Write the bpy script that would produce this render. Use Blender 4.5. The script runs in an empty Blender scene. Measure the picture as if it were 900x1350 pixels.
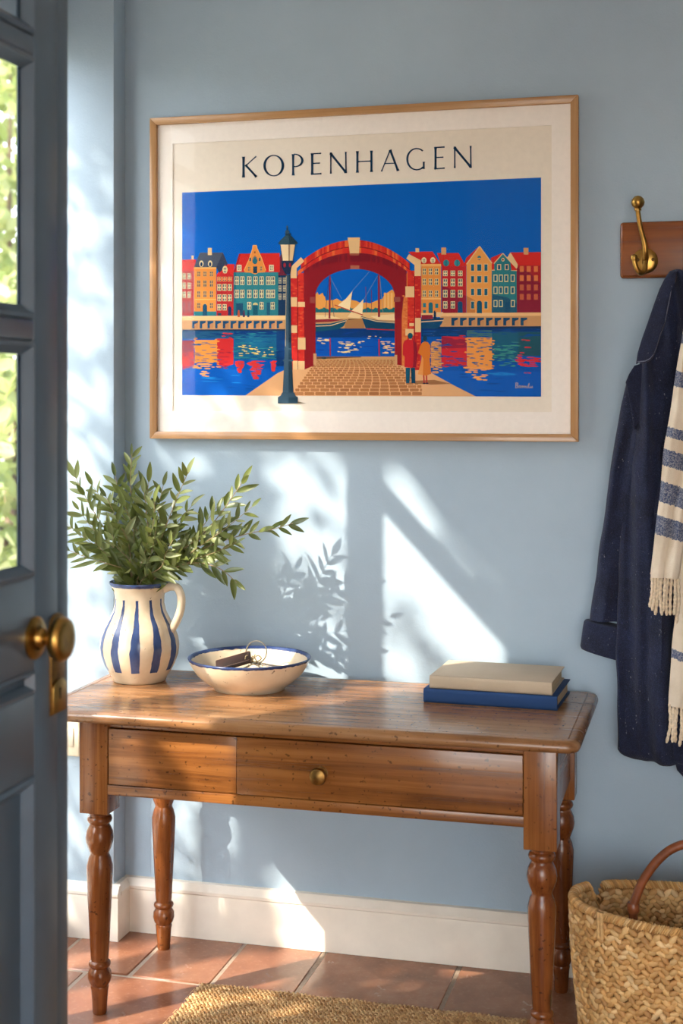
import bpy, bmesh, math, random
from mathutils import Vector, Matrix, noise as mnoise
R = math.radians
C = bpy.context.scene
COL = C.collection
random.seed(7)

# ------------------------------------------------------------------ camera
F = 1850.0; HZ = 525.0; CAMY = -3.88; CAMZ = 1.58
SN, CS = 490 / math.hypot(490, F), F / math.hypot(490, F)
cd = bpy.data.cameras.new('camera'); cam = bpy.data.objects.new('camera', cd); COL.objects.link(cam)
C.camera = cam
cam.location = (0, CAMY, CAMZ)
cam.rotation_euler = (R(90), 0, math.atan2(SN, CS))
cd.sensor_fit = 'VERTICAL'; cd.sensor_height = 36; cd.lens = F / 1350 * 36
cd.shift_y = -(675 - HZ) / 1350
cd.clip_start = 0.02; cd.clip_end = 200
cd.dof.use_dof = True; cd.dof.focus_distance = 3.75; cd.dof.aperture_fstop = 3.2

def at(u, v, y):
    """photo pixel (900x1350) -> world point on the plane Y=y"""
    k = (y - CAMY) / (CS + (u - 450) / F * SN)
    return Vector((k * (-SN + (u - 450) / F * CS), y, CAMZ + (HZ - v) / F * k))

# ------------------------------------------------------------------ world, sun, exposure
SUND = Vector((1.0, 1.0, -1.07)).normalized()
w = bpy.data.worlds.new('world'); C.world = w; w.use_nodes = True
nt = w.node_tree; bg = nt.nodes['Background']
sky = nt.nodes.new('ShaderNodeTexSky'); sky.sky_type = 'NISHITA'; sky.sun_disc = False
sky.sun_elevation = math.asin(-SUND.z); sky.sun_rotation = math.atan2(-SUND.x, -SUND.y)
sky.air_density = 1.0; sky.dust_density = 1.0; sky.ozone_density = 1.0
hs = nt.nodes.new('ShaderNodeHueSaturation'); hs.inputs['Saturation'].default_value = .30
nt.links.new(sky.outputs[0], hs.inputs['Color']); nt.links.new(hs.outputs[0], bg.inputs[0]); bg.inputs[1].default_value = 0.80
sl = bpy.data.lights.new('sun', 'SUN'); so = bpy.data.objects.new('sun', sl); COL.objects.link(so)
so.rotation_euler = SUND.to_track_quat('-Z', 'Y').to_euler(); so.location = (-6, -6, 8)
sl.energy = 6.6; sl.angle = R(0.55); sl.color = (1.0, 0.89, 0.74)
vs = C.view_settings; vs.view_transform = 'Standard'; vs.look = 'None'; vs.gamma = 1; vs.use_curve_mapping = False
vs.exposure = 0.71

# ------------------------------------------------------------------ helpers
def lin(c):
    return tuple(((x / 255) / 12.92 if x / 255 <= .04045 else (((x / 255) + .055) / 1.055) ** 2.4) for x in c[:3]) + (1,)

class NT:
    def __init__(s, name, rough=.6, metal=0.0):
        s.m = bpy.data.materials.new(name); s.m.use_nodes = True
        s.t = s.m.node_tree; s.b = s.t.nodes['Principled BSDF']; s.out = s.t.nodes['Material Output']
        s.b.inputs['Roughness'].default_value = rough; s.b.inputs['Metallic'].default_value = metal
    def n(s, k, **kw):
        x = s.t.nodes.new(k)
        for a, b in kw.items(): setattr(x, a, b)
        return x
    def l(s, a, b): s.t.links.new(a, b)
    def coords(s, scale=(1, 1, 1), kind='Object', rot=(0, 0, 0)):
        tc = s.n('ShaderNodeTexCoord'); mp = s.n('ShaderNodeMapping')
        mp.inputs['Scale'].default_value = scale; mp.inputs['Rotation'].default_value = rot
        s.l(tc.outputs[kind], mp.inputs[0]); return mp.outputs[0]
    def noise(s, vec, scale, detail=4, rough=.55, dist=0):
        x = s.n('ShaderNodeTexNoise'); x.inputs['Scale'].default_value = scale
        x.inputs['Detail'].default_value = detail; x.inputs['Roughness'].default_value = rough
        x.inputs['Distortion'].default_value = dist
        if vec: s.l(vec, x.inputs['Vector'])
        return x.outputs[0]
    def ramp(s, fac, stops, interp='LINEAR'):
        x = s.n('ShaderNodeValToRGB'); cr = x.color_ramp; cr.interpolation = interp
        while len(cr.elements) < len(stops): cr.elements.new(.5)
        for e, (p, c) in zip(cr.elements, stops):
            e.position = p; e.color = c if len(c) == 4 and max(c) <= 1 else lin(c)
        s.l(fac, x.inputs[0]); return x.outputs[0]
    def mix(s, fac, a, b, mode='MIX'):
        x = s.n('ShaderNodeMix', data_type='RGBA', blend_type=mode)
        for val, i in ((fac, 0), (a, 6), (b, 7)):
            if hasattr(val, 'is_output'): s.l(val, x.inputs[i])
            elif i == 0: x.inputs[0].default_value = val
            else: x.inputs[i].default_value = lin(val)
        return x.outputs[2]
    def math(s, op, a, b=None, clamp=False):
        x = s.n('ShaderNodeMath', operation=op); x.use_clamp = clamp
        for i, val in enumerate((a, b)):
            if val is None: continue
            if hasattr(val, 'is_output'): s.l(val, x.inputs[i])
            else: x.inputs[i].default_value = val
        return x.outputs[0]
    def bump(s, h, strength=.3, dist=.01, prev=None):
        x = s.n('ShaderNodeBump'); x.inputs['Strength'].default_value = strength; x.inputs['Distance'].default_value = dist
        s.l(h, x.inputs['Height'])
        if prev: s.l(prev, x.inputs['Normal'])
        s.l(x.outputs[0], s.b.inputs['Normal']); return x.outputs[0]
    def col(s, c):
        if hasattr(c, 'is_output'): s.l(c, s.b.inputs['Base Color'])
        else: s.b.inputs['Base Color'].default_value = lin(c)

def m_plain(name, c, rough=.6, metal=0, nscale=30, var=.06, bump=.1, bd=.001):
    m = NT(name, rough, metal); v = m.coords(); nz = m.noise(v, nscale, 5)
    a = tuple(min(255, x * (1 + var)) for x in c); b = tuple(x * (1 - var) for x in c)
    m.col(m.ramp(nz, [(.3, b), (.7, a)]))
    if bump: m.bump(nz, bump, bd)
    return m.m

def m_wall():
    m = NT('blue_plaster', .62); v = m.coords()
    big = m.noise(v, 1.6, 5, .6); fine = m.noise(v, 190, 3, .6); mid = m.noise(v, 22, 5, .6)
    c = m.ramp(big, [(.3, (156, 177, 194)), (.7, (168, 189, 205))])
    m.col(m.mix(m.math('MULTIPLY', mid, .12), c, (190, 208, 222)))
    b1 = m.bump(fine, .28, .0016); m.bump(mid, .22, .006, b1)
    return m.m

def m_wood(name, dark, mid, light, axis='x', scale=1.0, rough=.42, knots=True, gs=30):
    m = NT(name, rough)
    sc = {'x': (1.6, gs, gs), 'y': (gs, 1.6, gs), 'z': (gs, gs, 1.6)}[axis]
    v = m.coords(tuple(q * scale for q in sc))
    g = m.noise(v, 1.0, 8, .66, .6)
    v2 = m.coords((3, 3, 3)); lo = m.noise(v2, 1.3, 4, .6)
    fac = m.math('ADD', m.math('MULTIPLY', g, .75), m.math('MULTIPLY', lo, .3))
    c = m.ramp(fac, [(.33, dark), (.5, mid), (.70, light)])
    if knots:
        ks = {'x': (5, 9, 9), 'y': (9, 5, 9), 'z': (9, 9, 5)}[axis]
        vk = m.coords(ks); vo = m.n('ShaderNodeTexVoronoi'); vo.inputs['Scale'].default_value = .85; m.l(vk, vo.inputs['Vector'])
        kf = m.ramp(vo.outputs['Distance'], [(.05, (255, 255, 255)), (.13, (0, 0, 0))])
        c = m.mix(m.math('MULTIPLY', kf, .6), c, tuple(x * .55 for x in dark))
        pits = m.noise(m.coords((60, 60, 60)), 1.6, 2, .5)
        pf = m.ramp(pits, [(.66, (0, 0, 0)), (.71, (255, 255, 255))])
        c = m.mix(m.math('MULTIPLY', pf, .65), c, tuple(x * .45 for x in dark))
    m.col(c)
    m.bump(g, .22, .0012)
    r = m.ramp(g, [(.3, (150, 150, 150)), (.7, (105, 105, 105))]); m.l(r, m.b.inputs['Roughness'])
    return m.m

def m_vcol(name, rough=.7, nscale=0, bump=0):
    m = NT(name, rough); a = m.n('ShaderNodeAttribute'); a.attribute_name = 'tint'
    m.col(a.outputs['Color'])
    if bump: m.bump(m.noise(m.coords(), nscale, 4), bump, .001)
    return m.m

def m_glass(name, tint=(1, 1, 1, 1), ior=1.3, k=1.0):
    m = NT(name); tr = m.n('ShaderNodeBsdfTransparent'); gl = m.n('ShaderNodeBsdfGlossy'); fr = m.n('ShaderNodeLayerWeight'); mx = m.n('ShaderNodeMixShader')
    gl.inputs['Roughness'].default_value = .03; fr.inputs[0].default_value = .5; tr.inputs[0].default_value = tint
    m.l(m.math('MULTIPLY', m.math('ADD', m.math('MULTIPLY', m.math('POWER', fr.outputs['Facing'], 4.0), .7), .014), k), mx.inputs[0]); m.l(tr.outputs[0], mx.inputs[1]); m.l(gl.outputs[0], mx.inputs[2]); m.l(mx.outputs[0], m.out.inputs[0])
    m.t.nodes.remove(m.b); return m.m

def m_leaf(name, cols, trans=.35, rough=.45):
    m = NT(name, rough); oi = m.n('ShaderNodeObjectInfo'); geo = m.n('ShaderNodeNewGeometry')
    f = m.math('ADD', oi.outputs['Random'], geo.outputs['Random Per Island']); f = m.math('FRACT', f)
    c = m.ramp(f, [(i / (len(cols) - 1), q) for i, q in enumerate(cols)]); m.col(c)
    tl = m.n('ShaderNodeBsdfTranslucent'); mx = m.n('ShaderNodeMixShader'); mx.inputs[0].default_value = trans
    m.l(m.mix(.4, c, (190, 196, 110)), tl.inputs[0]); m.l(m.b.outputs[0], mx.inputs[1]); m.l(tl.outputs[0], mx.inputs[2]); m.l(mx.outputs[0], m.out.inputs[0])
    return m.m

class MB:
    def __init__(s): s.v = []; s.f = []; s.c = []
    def add(s, vs_, fs, tint=None):
        o = len(s.v); s.v += [tuple(q) for q in vs_]
        for f in fs: s.f.append([i + o for i in f]); s.c.append(tint)
        return s
    def box(s, x0, x1, y0, y1, z0, z1, tint=None):
        v = [(x, y, z) for x in (x0, x1) for y in (y0, y1) for z in (z0, z1)]
        return s.add(v, [(0, 1, 3, 2), (4, 6, 7, 5), (0, 4, 5, 1), (2, 3, 7, 6), (0, 2, 6, 4), (1, 5, 7, 3)], tint)
    def lathe(s, prof, n=32, cx=0, cy=0, z0=0, axis='z', close=False, tint=None):
        vs_, fs = [], []
        for r, z in prof:
            for k in range(n):
                a = 2 * math.pi * k / n; p, q = r * math.cos(a), r * math.sin(a)
                vs_.append({'z': (cx + p, cy + q, z0 + z), 'x': (cx + z, cy + p, z0 + q), 'y': (cx + p, cy + z, z0 + q)}[axis])
        m = len(prof)
        for i in range(m - 1 + (1 if close else 0)):
            for k in range(n):
                a, b = i * n + k, i * n + (k + 1) % n; c, d = ((i + 1) % m) * n + (k + 1) % n, ((i + 1) % m) * n + k
                fs.append((a, b, c, d))
        if not close:
            fs.append(tuple(range(n))[::-1]); fs.append(tuple((m - 1) * n + k for k in range(n)))
        return s.add(vs_, fs, tint)
    def tube(s, pts, rad, n=10, flat=1.0, up=(0, 0, 1), tint=None, closed=False):
        pts = [Vector(p) for p in pts]; m = len(pts); vs_, fs = [], []
        if not hasattr(rad, '__len__'): rad = [rad] * m
        prev = Vector(up)
        for i, p in enumerate(pts):
            if closed: t = pts[(i + 1) % m] - pts[i - 1]
            else: t = pts[min(i + 1, m - 1)] - pts[max(i - 1, 0)]
            t = t.normalized() if t.length > 1e-9 else Vector((0, 0, 1))
            sd = t.cross(prev)
            if sd.length < 1e-4: sd = t.cross(Vector((1, .3, .2)))
            sd.normalize(); nn = sd.cross(t).normalized(); prev = nn
            for k in range(n):
                a = 2 * math.pi * k / n
                vs_.append(p + sd * math.cos(a) * rad[i] + nn * math.sin(a) * rad[i] * flat)
        for i in range(m - (0 if closed else 1)):
            j = (i + 1) % m
            for k in range(n): fs.append((i * n + k, i * n + (k + 1) % n, j * n + (k + 1) % n, j * n + k))
        if not closed:
            fs.append(tuple(range(n))[::-1]); fs.append(tuple((m - 1) * n + k for k in range(n)))
        return s.add(vs_, fs, tint)
    def loft(s, rings, cap=True, tint=None):
        n = len(rings[0]); vs_ = [p for r in rings for p in r]; fs = []
        for i in range(len(rings) - 1):
            for k in range(n): fs.append((i * n + k, i * n + (k + 1) % n, (i + 1) * n + (k + 1) % n, (i + 1) * n + k))
        if cap: fs.append(tuple(range(n))[::-1]); fs.append(tuple((len(rings) - 1) * n + k for k in range(n)))
        return s.add(vs_, fs, tint)
    def prism(s, poly, d, tint=None):
        """poly: list of 3D points, extruded by vector d"""
        n = len(poly); d = Vector(d); a = [Vector(p) for p in poly]; b = [p + d for p in a]
        fs = [tuple(range(n))[::-1], tuple(range(n, 2 * n))] + [(i, (i + 1) % n, n + (i + 1) % n, n + i) for i in range(n)]
        return s.add(a + b, fs, tint)
    def build(s, name, mat=None, parent=None, loc=(0, 0, 0), bevel=0, smooth=False, seg=2, label=None, ang=40):
        me = bpy.data.meshes.new(name); me.from_pydata(s.v, [], s.f)
        if any(c is not None for c in s.c):
            at_ = me.attributes.new('tint', 'FLOAT_COLOR', 'FACE')
            for i, c in enumerate(s.c): at_.data[i].color = lin(c or (128, 128, 128))
        bm = bmesh.new(); bm.from_mesh(me); bmesh.ops.recalc_face_normals(bm, faces=bm.faces)
        if bevel:
            es = [e for e in bm.edges if len(e.link_faces) == 2 and e.calc_face_angle(0) > R(30)]
            bmesh.ops.bevel(bm, geom=es, offset=bevel, segments=seg, affect='EDGES', profile=.5, clamp_overlap=True)
        bm.to_mesh(me); bm.free()
        if smooth or bevel:
            for p in me.polygons: p.use_smooth = True
            me.set_sharp_from_angle(angle=R(ang))
        if mat: me.materials.append(mat)
        o = bpy.data.objects.new(name, me); COL.objects.link(o); o.location = loc
        if parent: o.parent = parent
        if label: o['label'] = label
        return o

def thing(name, label, cat, loc=(0, 0, 0), group=None, kind=None):
    o = bpy.data.objects.new(name, None); COL.objects.link(o); o.location = loc; o.empty_display_size = .05
    return tag(o, label, cat, group, kind)
def tag(o, label=None, cat=None, group=None, kind=None):
    if label: o['label'] = label
    if cat: o['category'] = cat
    if group: o['group'] = group
    if kind: o['kind'] = kind
    return o
def keep(o, p):      # parent p sits away from the origin while the mesh is in world coordinates
    o.parent = p; o.matrix_parent_inverse = Matrix.Translation(-Vector(p.location)); return o
def smoothpath(pts, n=8):
    pts = [Vector(p) for p in pts]; out = []
    for i in range(len(pts) - 1):
        a, b, c, d = pts[max(i - 1, 0)], pts[i], pts[i + 1], pts[min(i + 2, len(pts) - 1)]
        for k in range(n):
            t = k / n
            out.append(.5 * ((2 * b) + (c - a) * t + (2 * a - 5 * b + 4 * c - d) * t * t + (3 * b - a - 3 * c + d) * t ** 3))
    out.append(pts[-1]); return out
def lerp_tab(tab, x):
    if x <= tab[0][0]: return tab[0][1:]
    for a, b in zip(tab, tab[1:]):
        if x <= b[0]:
            t = (x - a[0]) / (b[0] - a[0]); return tuple(p + (q - p) * t for p, q in zip(a[1:], b[1:]))
    return tab[-1][1:]

# ------------------------------------------------------------------ materials
WALL = m_wall()
TRIM = m_plain('cream_paint', (236, 228, 214), .4, nscale=12, var=.02, bump=.08)
CEIL = m_plain('white_ceiling', (238, 238, 236), .8)
DOORP = m_plain('blue_grey_paint', (84, 102, 118), .34, nscale=14, var=.03, bump=.06)
PINE = m_wood('pine_x', (80, 44, 18), (132, 81, 38), (160, 106, 56), 'x', rough=.5, gs=52)
TOPW = m_wood('table_top_wood', (90, 60, 36), (138, 96, 60), (170, 128, 88), 'x', rough=.35, gs=38)
PINEZ = m_wood('pine_z', (78, 42, 18), (130, 78, 38), (158, 104, 56), 'z', rough=.5, gs=52)
PINED = m_wood('turned_wood', (60, 29, 12), (114, 60, 26), (150, 90, 44), 'z', rough=.3)
OAKX = m_wood('oak_x', (150, 108, 68), (174, 130, 86), (192, 150, 104), 'x', knots=False, gs=60)
OAKZ = m_wood('oak_z', (150, 108, 68), (174, 130, 86), (192, 150, 104), 'z', knots=False, gs=60)
WALNUT = m_wood('rack_wood', (84, 42, 18), (122, 66, 30), (146, 84, 42), 'x', knots=False, gs=60)
BRASS = m_plain('aged_brass', (176, 138, 72), .3, 1.0, nscale=40, var=.12, bump=.04)
BRASSD = m_plain('dark_brass', (140, 106, 58), .38, 1.0, nscale=60, var=.2, bump=.06)
STEEL = m_plain('key_steel', (190, 182, 165), .28, 1.0, var=.05, bump=0)
BLACK = m_plain('black_gap', (16, 14, 12), .8, bump=0)

# ------------------------------------------------------------------ room shell
XL, PX, PY = -1.93, -1.693, -.085          # left wall face, pier corner x, pier face y
CZ = 2.95; FY = -4.9; XR = 2.3
o = MB().box(XL - .075, XR + .1, 0, .1, 0, CZ).build('wall_back', WALL); tag(o, kind='structure')
o = MB().box(XL - .075, PX, PY, -.0005, 0, CZ).build('wall_pier', WALL, bevel=.004); tag(o, kind='structure')
WY0, WY1, WZ0, WZ1 = -1.445, PY, .12, 2.623
o = (MB().box(XL - .075, XL, -2.44, WY0, 0, CZ).box(XL - .075, XL, WY0, WY1, 0, WZ0).box(XL - .075, XL, WY0, WY1, WZ1, CZ)).build('wall_left', WALL); tag(o, kind='structure')
o = MB().box(XR, XR + .1, -2.6, 0, 0, CZ).build('wall_right', WALL); tag(o, kind='structure')
o = (MB().box(XL - .075, -1.14, -2.6, -2.44, 0, CZ).box(1.1, XR + .1, -2.6, -2.44, 0, CZ).box(-1.14, 1.1, -2.6, -2.44, 2.75, CZ)).build('wall_front', WALL); tag(o, kind='structure')
o = MB().box(XL - .075, XR + .1, -2.6, .1, CZ, CZ + .1).build('ceiling', CEIL); tag(o, kind='structure')

# hall around the camera, added unseen to cut skylight from the front doorway
HALL = m_plain('hall_plaster', (222, 216, 208), .8)
for nm, b in (('wall_hall_left', (-1.75, -1.65, -6.3, -2.6, 0, CZ)), ('wall_hall_right', (1.75, 1.85, -6.3, -2.6, 0, CZ)), ('ceiling_hall', (-1.75, 1.85, -6.4, -2.6, CZ, CZ + .1))):
    o = MB().box(*b).build(nm, HALL); tag(o, kind='structure')
o = (MB().box(-1.75, -.75, -6.4, -6.3, 0, CZ).box(1.74, 1.85, -6.4, -6.3, 0, CZ).box(-.75, 1.74, -6.4, -6.3, 2.7, CZ)).build('wall_hall_end', HALL); tag(o, kind='structure')
o = MB().box(-1.75, 1.85, -6.4, -3.2, -.1, 0).build('floor_hall', m_plain('hall_floor', (178, 118, 88), .6)); tag(o, kind='structure')

o = MB().box(-6.5, -6.3, -10, 2.4, -.2, 3.3).build('wall_sky_block', m_plain('sky_block_render', (214, 204, 188), .9)); tag(o, kind='structure')  # unseen wall added outside to cut low skylight through the window

# floor: mortar bed with single terracotta tiles
GROUT = m_plain('grout', (160, 142, 124), .85, nscale=120, var=.08, bump=.3)
fl = MB().box(XL - .075, XR + .1, -3.2, .1, -.1, -.0028).build('floor', GROUT); tag(fl, kind='structure')
def m_terra():
    m = NT('terracotta', .5); v = m.coords(); oi = m.n('ShaderNodeObjectInfo')
    n1 = m.noise(v, 5, 6, .65); n2 = m.noise(v, 60, 4, .6)
    c = m.ramp(n1, [(.3, (120, 76, 54)), (.5, (146, 98, 72)), (.72, (170, 124, 96))])
    c = m.mix(m.math('MULTIPLY', oi.outputs['Random'], .45), c, (128, 78, 58))
    c = m.mix(m.math('MULTIPLY', m.ramp(n2, [(.55, (0, 0, 0)), (.75, (255, 255, 255))]), .35), c, (188, 146, 116)); m.col(c)
    b = m.bump(n1, .25, .004); m.bump(n2, .25, .001, b)
    m.l(m.ramp(n1, [(.3, (90, 90, 90)), (.7, (150, 150, 150))]), m.b.inputs['Roughness']); return m.m
TERRA = m_terra(); TERRA2 = TERRA
rows = [(.0, -.318), (-.318, -.65), (-.65, -.98), (-.98, -1.32), (-1.32, -1.66), (-1.66, -2.0), (-2.0, -2.34), (-2.34, -2.68), (-2.68, -3.02)]
joints = [[-2.05, -1.79, -1.545, -1.311, -1.072, -.681, -.29, .1, .49, .88, 1.27, 1.66, 2.05, 2.35], [-2.05, -1.67, -1.28, -.89, -.5, -.11, .28, .67, 1.06, 1.45, 1.84, 2.2, 2.35]]
for ri, (y1, y0) in enumerate(rows):
    js = joints[ri % 2]
    for a, b in zip(js, js[1:]):
        g = .0055; cxm, cym = (a + b) / 2, (y0 + y1) / 2; hx, hy = (b - a) / 2 - g, (y1 - y0) / 2 - g
        j = [random.uniform(-.002, .002) for _ in range(8)]
        n = MB(); dz = random.uniform(-.0008, .0008)
        top = [(-hx + j[0], -hy + j[1]), (hx + j[2], -hy + j[3]), (hx + j[4], hy + j[5]), (-hx + j[6], hy + j[7])]
        n.prism([(p, q, -.012) for p, q in top], (0, 0, .012 + dz))
        n.build('tile', TERRA, fl, loc=(cxm, cym, 0), bevel=.003, seg=1)

# skirting: profile pushed along the walls
prof = [(0, 0), (.022, 0), (.022, .118), (.020, .126), (.024, .130), (.024, .138), (.016, .150), (.012, .158), (0, .160)]
def skirt(name, a, b, nrm):
    a, b, nrm = Vector(a), Vector(b), Vector(nrm)
    m = MB(); m.loft([[a + nrm * p + Vector((0, 0, z)) for p, z in prof], [b + nrm * p + Vector((0, 0, z)) for p, z in prof]])
    o = m.build(name, TRIM, smooth=True, ang=25); tag(o, kind='structure'); return o
skirt('baseboard_back', (PX, 0, 0), (XR, 0, 0), (0, -1, 0))
skirt('baseboard_pier', (XL, PY, 0), (PX + .022, PY, 0), (0, -1, 0))
skirt('baseboard_return', (PX, PY - .0002, 0), (PX, -.02, 0), (1, 0, 0))
skirt('baseboard_right', (XR, -2.44, 0), (XR, 0, 0), (-1, 0, 0))

# window in the left wall (sunlight comes through it)
GL = m_glass('window_glass', k=.6)
win = thing('window_1', None, None, (XL - .035, -.8, WZ0), kind='structure'); del_keys = None
def wpart(name, m, mat=DOORP, bev=.004): return keep(m.build(name, mat, bevel=bev), win)
wpart('transom', MB().box(-1.985, -1.945, WY0, -1.045, 2.408, 2.461))
wpart('mullion', MB().box(-1.985, -1.945, -1.045, -.968, WZ0, WZ1))
wpart('sill', MB().box(-2.03, -1.91, WY0, WY1 - .002, WZ0 - .02, WZ0 + .015), TRIM)
for a, b in ((WY0, -1.045), (-.968, WY1)):
    for c, d in (((WZ0 + .015, 2.408), (2.461, WZ1)) if a == WY0 else ((WZ0 + .015, WZ1),)):
        wpart('pane', MB().box(-1.967, -1.963, a, b, c, d), GL, 0)

# ------------------------------------------------------------------ open glazed door, seen at the left
DX = -1.10; DK = DX / -.84
def dat(u, v):      # point of the door face under a photo pixel
    dx = -SN * F + (u - 450) * CS; dy = CS * F + (u - 450) * SN
    k = DX / dx; return (CAMY + k * dy, CAMZ + (HZ - v) * k)
door = thing('door_1', None, None, (DX - .02, -2.44, 0), kind='structure')
def dpart(name, m, mat=DOORP, bev=.003, label=None, par=None, smooth=False):
    o = m.build(name, mat, bevel=bev, label=label, smooth=smooth, ang=45); return keep(o, door) if par is None else o
yF = dat(95, 500)[0]; yS = dat(75, 500)[0]; yG = dat(46, 500)[0]; yH = -2.44
X0, X1 = DX - .030, DX           # leaf thickness
yI = yH + (yF - yG)              # inner side of the hinge stile
dpart('lock_stile', MB().box(X0, X1, yG, yS + .004, .01, 2.62))
dpart('meeting_strip', MB().box(X0 - .006, X1 - .006, yS + .006, yF, .01, 2.62), bev=.006)
dpart('hinge_stile', MB().box(X0, X1, yH, yI, .01, 2.62))
zb = dat(20, 757)[1]; z2a, z2b = dat(20, 445)[1], dat(20, 420)[1]; z1a, z1b = dat(20, 60)[1], dat(20, 36)[1]
zr = dat(30, 890)[1]; zr2 = dat(30, 920)[1]; zp = dat(20, 1037)[1]
dpart('top_rail', MB().box(X0, X1, yI, yG, 2.46, 2.62))
dpart('lock_rail', MB().box(X0, X1, yI, yG, zr, zb - .012))
dpart('middle_rail', MB().box(X0, X1, yI, yG, zp, zr2))
dpart('bottom_rail', MB().box(X0, X1, yI, yG, .01, .42))
dpart('panel', MB().box(X0 + .014, X1 - .014, yI, yG, zr2, zr))
dpart('panel', MB().box(X0 + .014, X1 - .014, yI, yG, .42, zp))
ym = (yI + yG) / 2
def mould(y0, y1, z0, z1, wd, dp):     # bevelled bead round an opening on both faces
    for xf, sg in ((X1, 1), (X0, -1)):
        wd = wd if sg > 0 else .005; dp = dp if sg > 0 else .004
        m = MB(); o_ = [(y0, z0), (y1, z0), (y1, z1), (y0, z1)]; i_ = [(y0 + wd, z0 + wd), (y1 - wd, z0 + wd), (y1 - wd, z1 - wd), (y0 + wd, z1 - wd)]
        e_ = [(y0 + wd * .35, z0 + wd * .35), (y1 - wd * .35, z0 + wd * .35), (y1 - wd * .35, z1 - wd * .35), (y0 + wd * .35, z1 - wd * .35)]
        vs_ = [(xf, *p) for p in o_] + [(xf + sg * .003, *p) for p in e_] + [(xf - sg * dp, *p) for p in i_] + [(xf - sg * (dp + .004), *p) for p in o_]
        fs = [(r * 4 + k, r * 4 + (k + 1) % 4, ((r + 1) % 4) * 4 + (k + 1) % 4, ((r + 1) % 4) * 4 + k) for r in range(4) for k in range(4)]
        m.add(vs_, fs); dpart('bead', m, bev=0)
zs = [(zb - .012, z2a - .004), (z2b + .004, z1a - .004), (z1b + .004, 2.46)]
for z0, z1 in zs:
    for y0, y1 in ((yI, ym - .012), (ym + .012, yG)):
        mould(y0, y1, z0, z1, .022, .014)
        dpart('pane', MB().box(DX - .0205, DX - .0175, y0 + .002, y1 - .002, z0 + .002, z1 - .002), GL, 0)
dpart('muntin', MB().box(X0, X1, yI, yG, z2a - .004, z2b + .004), bev=.006)
dpart('muntin', MB().box(X0, X1, yI, yG, z1a - .004, z1b + .004), bev=.006)
for z0, z1 in zs: dpart('muntin', MB().box(X0, X1, ym - .012, ym + .012, z0, z1), bev=.006)
mould(yI, yG, .42, zp, .024, .014); mould(yI, yG, zr2, zr, .014, .012)
kn = dat(46, 841); ky, kz = kn
kob = dpart('knob', MB().lathe([(.001, .060), (.016, .0605), (.028, .061), (.034, .058), (.0375, .051), (.0375, .046), (.033, .038), (.022, .031), (.013, .028), (.012, .020), (.017, .016), (.018, .008), (.013, .006), (.013, 0)], 40, DX, ky, kz, 'x'), BRASS, 0, 'round brass door knob', smooth=True)
r_ = MB().lathe([(.036, 0), (.036, .003), (.031, .007), (.02, .008), (.02, 0)], 40, DX, ky, kz, 'x').build('rose', BRASS, smooth=True, label='round brass rose behind the knob'); keep(r_, door)
pa, pb = dat(74, 808), dat(74, 940)
pw = .0155 * DK * .84
def plate(yc, z0, z1, hw, x0, x1):
    n = 10; pts = [(yc - hw, z0), (yc + hw, z0)] + [(yc + hw * math.cos(math.pi * k / n), z1 - hw * .6 + hw * .6 * math.sin(math.pi * k / n)) for k in range(n + 1)]
    return MB().prism([(x0, p, q) for p, q in pts], (x1 - x0, 0, 0))
yc = (dat(65, 800)[0] + dat(83, 800)[0]) / 2; hw = (dat(83, 800)[0] - dat(65, 800)[0]) / 2
dpart('lock_plate', plate(yc, pb[1], pa[1], hw, DX - .002, DX + .004), BRASSD, .0012, 'long brass lock plate')
zk0, zk1 = dat(74, 938)[1], dat(74, 894)[1]
dpart('keyhole_plate', plate(yc, zk0, zk1, hw * .95, DX + .0042, DX + .0075), BRASS, .0012, 'small brass keyhole plate')
zk = dat(74, 908)[1]
dpart('keyhole', MB().box(DX + .0076, DX + .0079, yc - .0022, yc + .0022, zk - .016, zk).lathe([(.0036, 0), (.0036, .0004)], 16, DX + .0076, yc, zk, 'x'), BLACK, 0, 'dark keyhole')
# door frame post on the doorway
o = MB().box(-1.145, -1.03, -2.6, -2.443, 0, 2.75).build('trim_1', DOORP, bevel=.004); tag(o, kind='structure')
o.location.x = -.06

# ------------------------------------------------------------------ console table
TX0, TX1, TY0, TY1, TZ = -1.683, -.297, -.632, -.046, .79
LX0, LX1, LY0, LY1 = -1.525, -.392, -.55, -.115
tb = thing('console_table', 'old stained pine side table with turned legs and one drawer, against the blue wall', 'table', (-.96, -.33, 0))
def tpart(name, m, mat, bev=.003, label=None, smooth=False, seg=2):
    return keep(m.build(name, mat, bevel=bev, label=label, smooth=smooth, seg=seg), tb)
def rr(x0, x1, y0, y1, r, z, n=6, ins=0):
    pts = []
    for cx, cy, a0 in ((x1 - r, y1 - r, 0), (x0 + r, y1 - r, 90), (x0 + r, y0 + r, 180), (x1 - r, y0 + r, 270)):
        for k in range(n + 1):
            a = R(a0 + 90 * k / n); pts.append((cx + (r - ins) * math.cos(a), cy + (r - ins) * math.sin(a), z))
    return pts
m = MB()
pr = [(.012, TZ - .030), (.004, TZ - .027), (0, TZ - .020), (0, TZ - .014), (.003, TZ - .006), (.008, TZ - .0015), (.014, TZ), (.026, TZ), (.0275, TZ - .0015), (.029, TZ)]
m.loft([rr(TX0, TX1, TY0, TY1, .035, z, 6, i) for i, z in pr])
tpart('table_top', m, TOPW, 0, smooth=True)
tpart('top_rail', MB().box(LX0 + .035, LX1 - .035, LY0 - .030, LY0 + .012, .742, .7595), PINE)
df = tpart('drawer', MB().box(LX0 + .0405, -1.142, LY0 - .036, LY0 - .012, .5995, .7405).box(-1.1405, LX1 - .0405, LY0 - .036, LY0 - .012, .5995, .7405), PINE, .0012)
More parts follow.
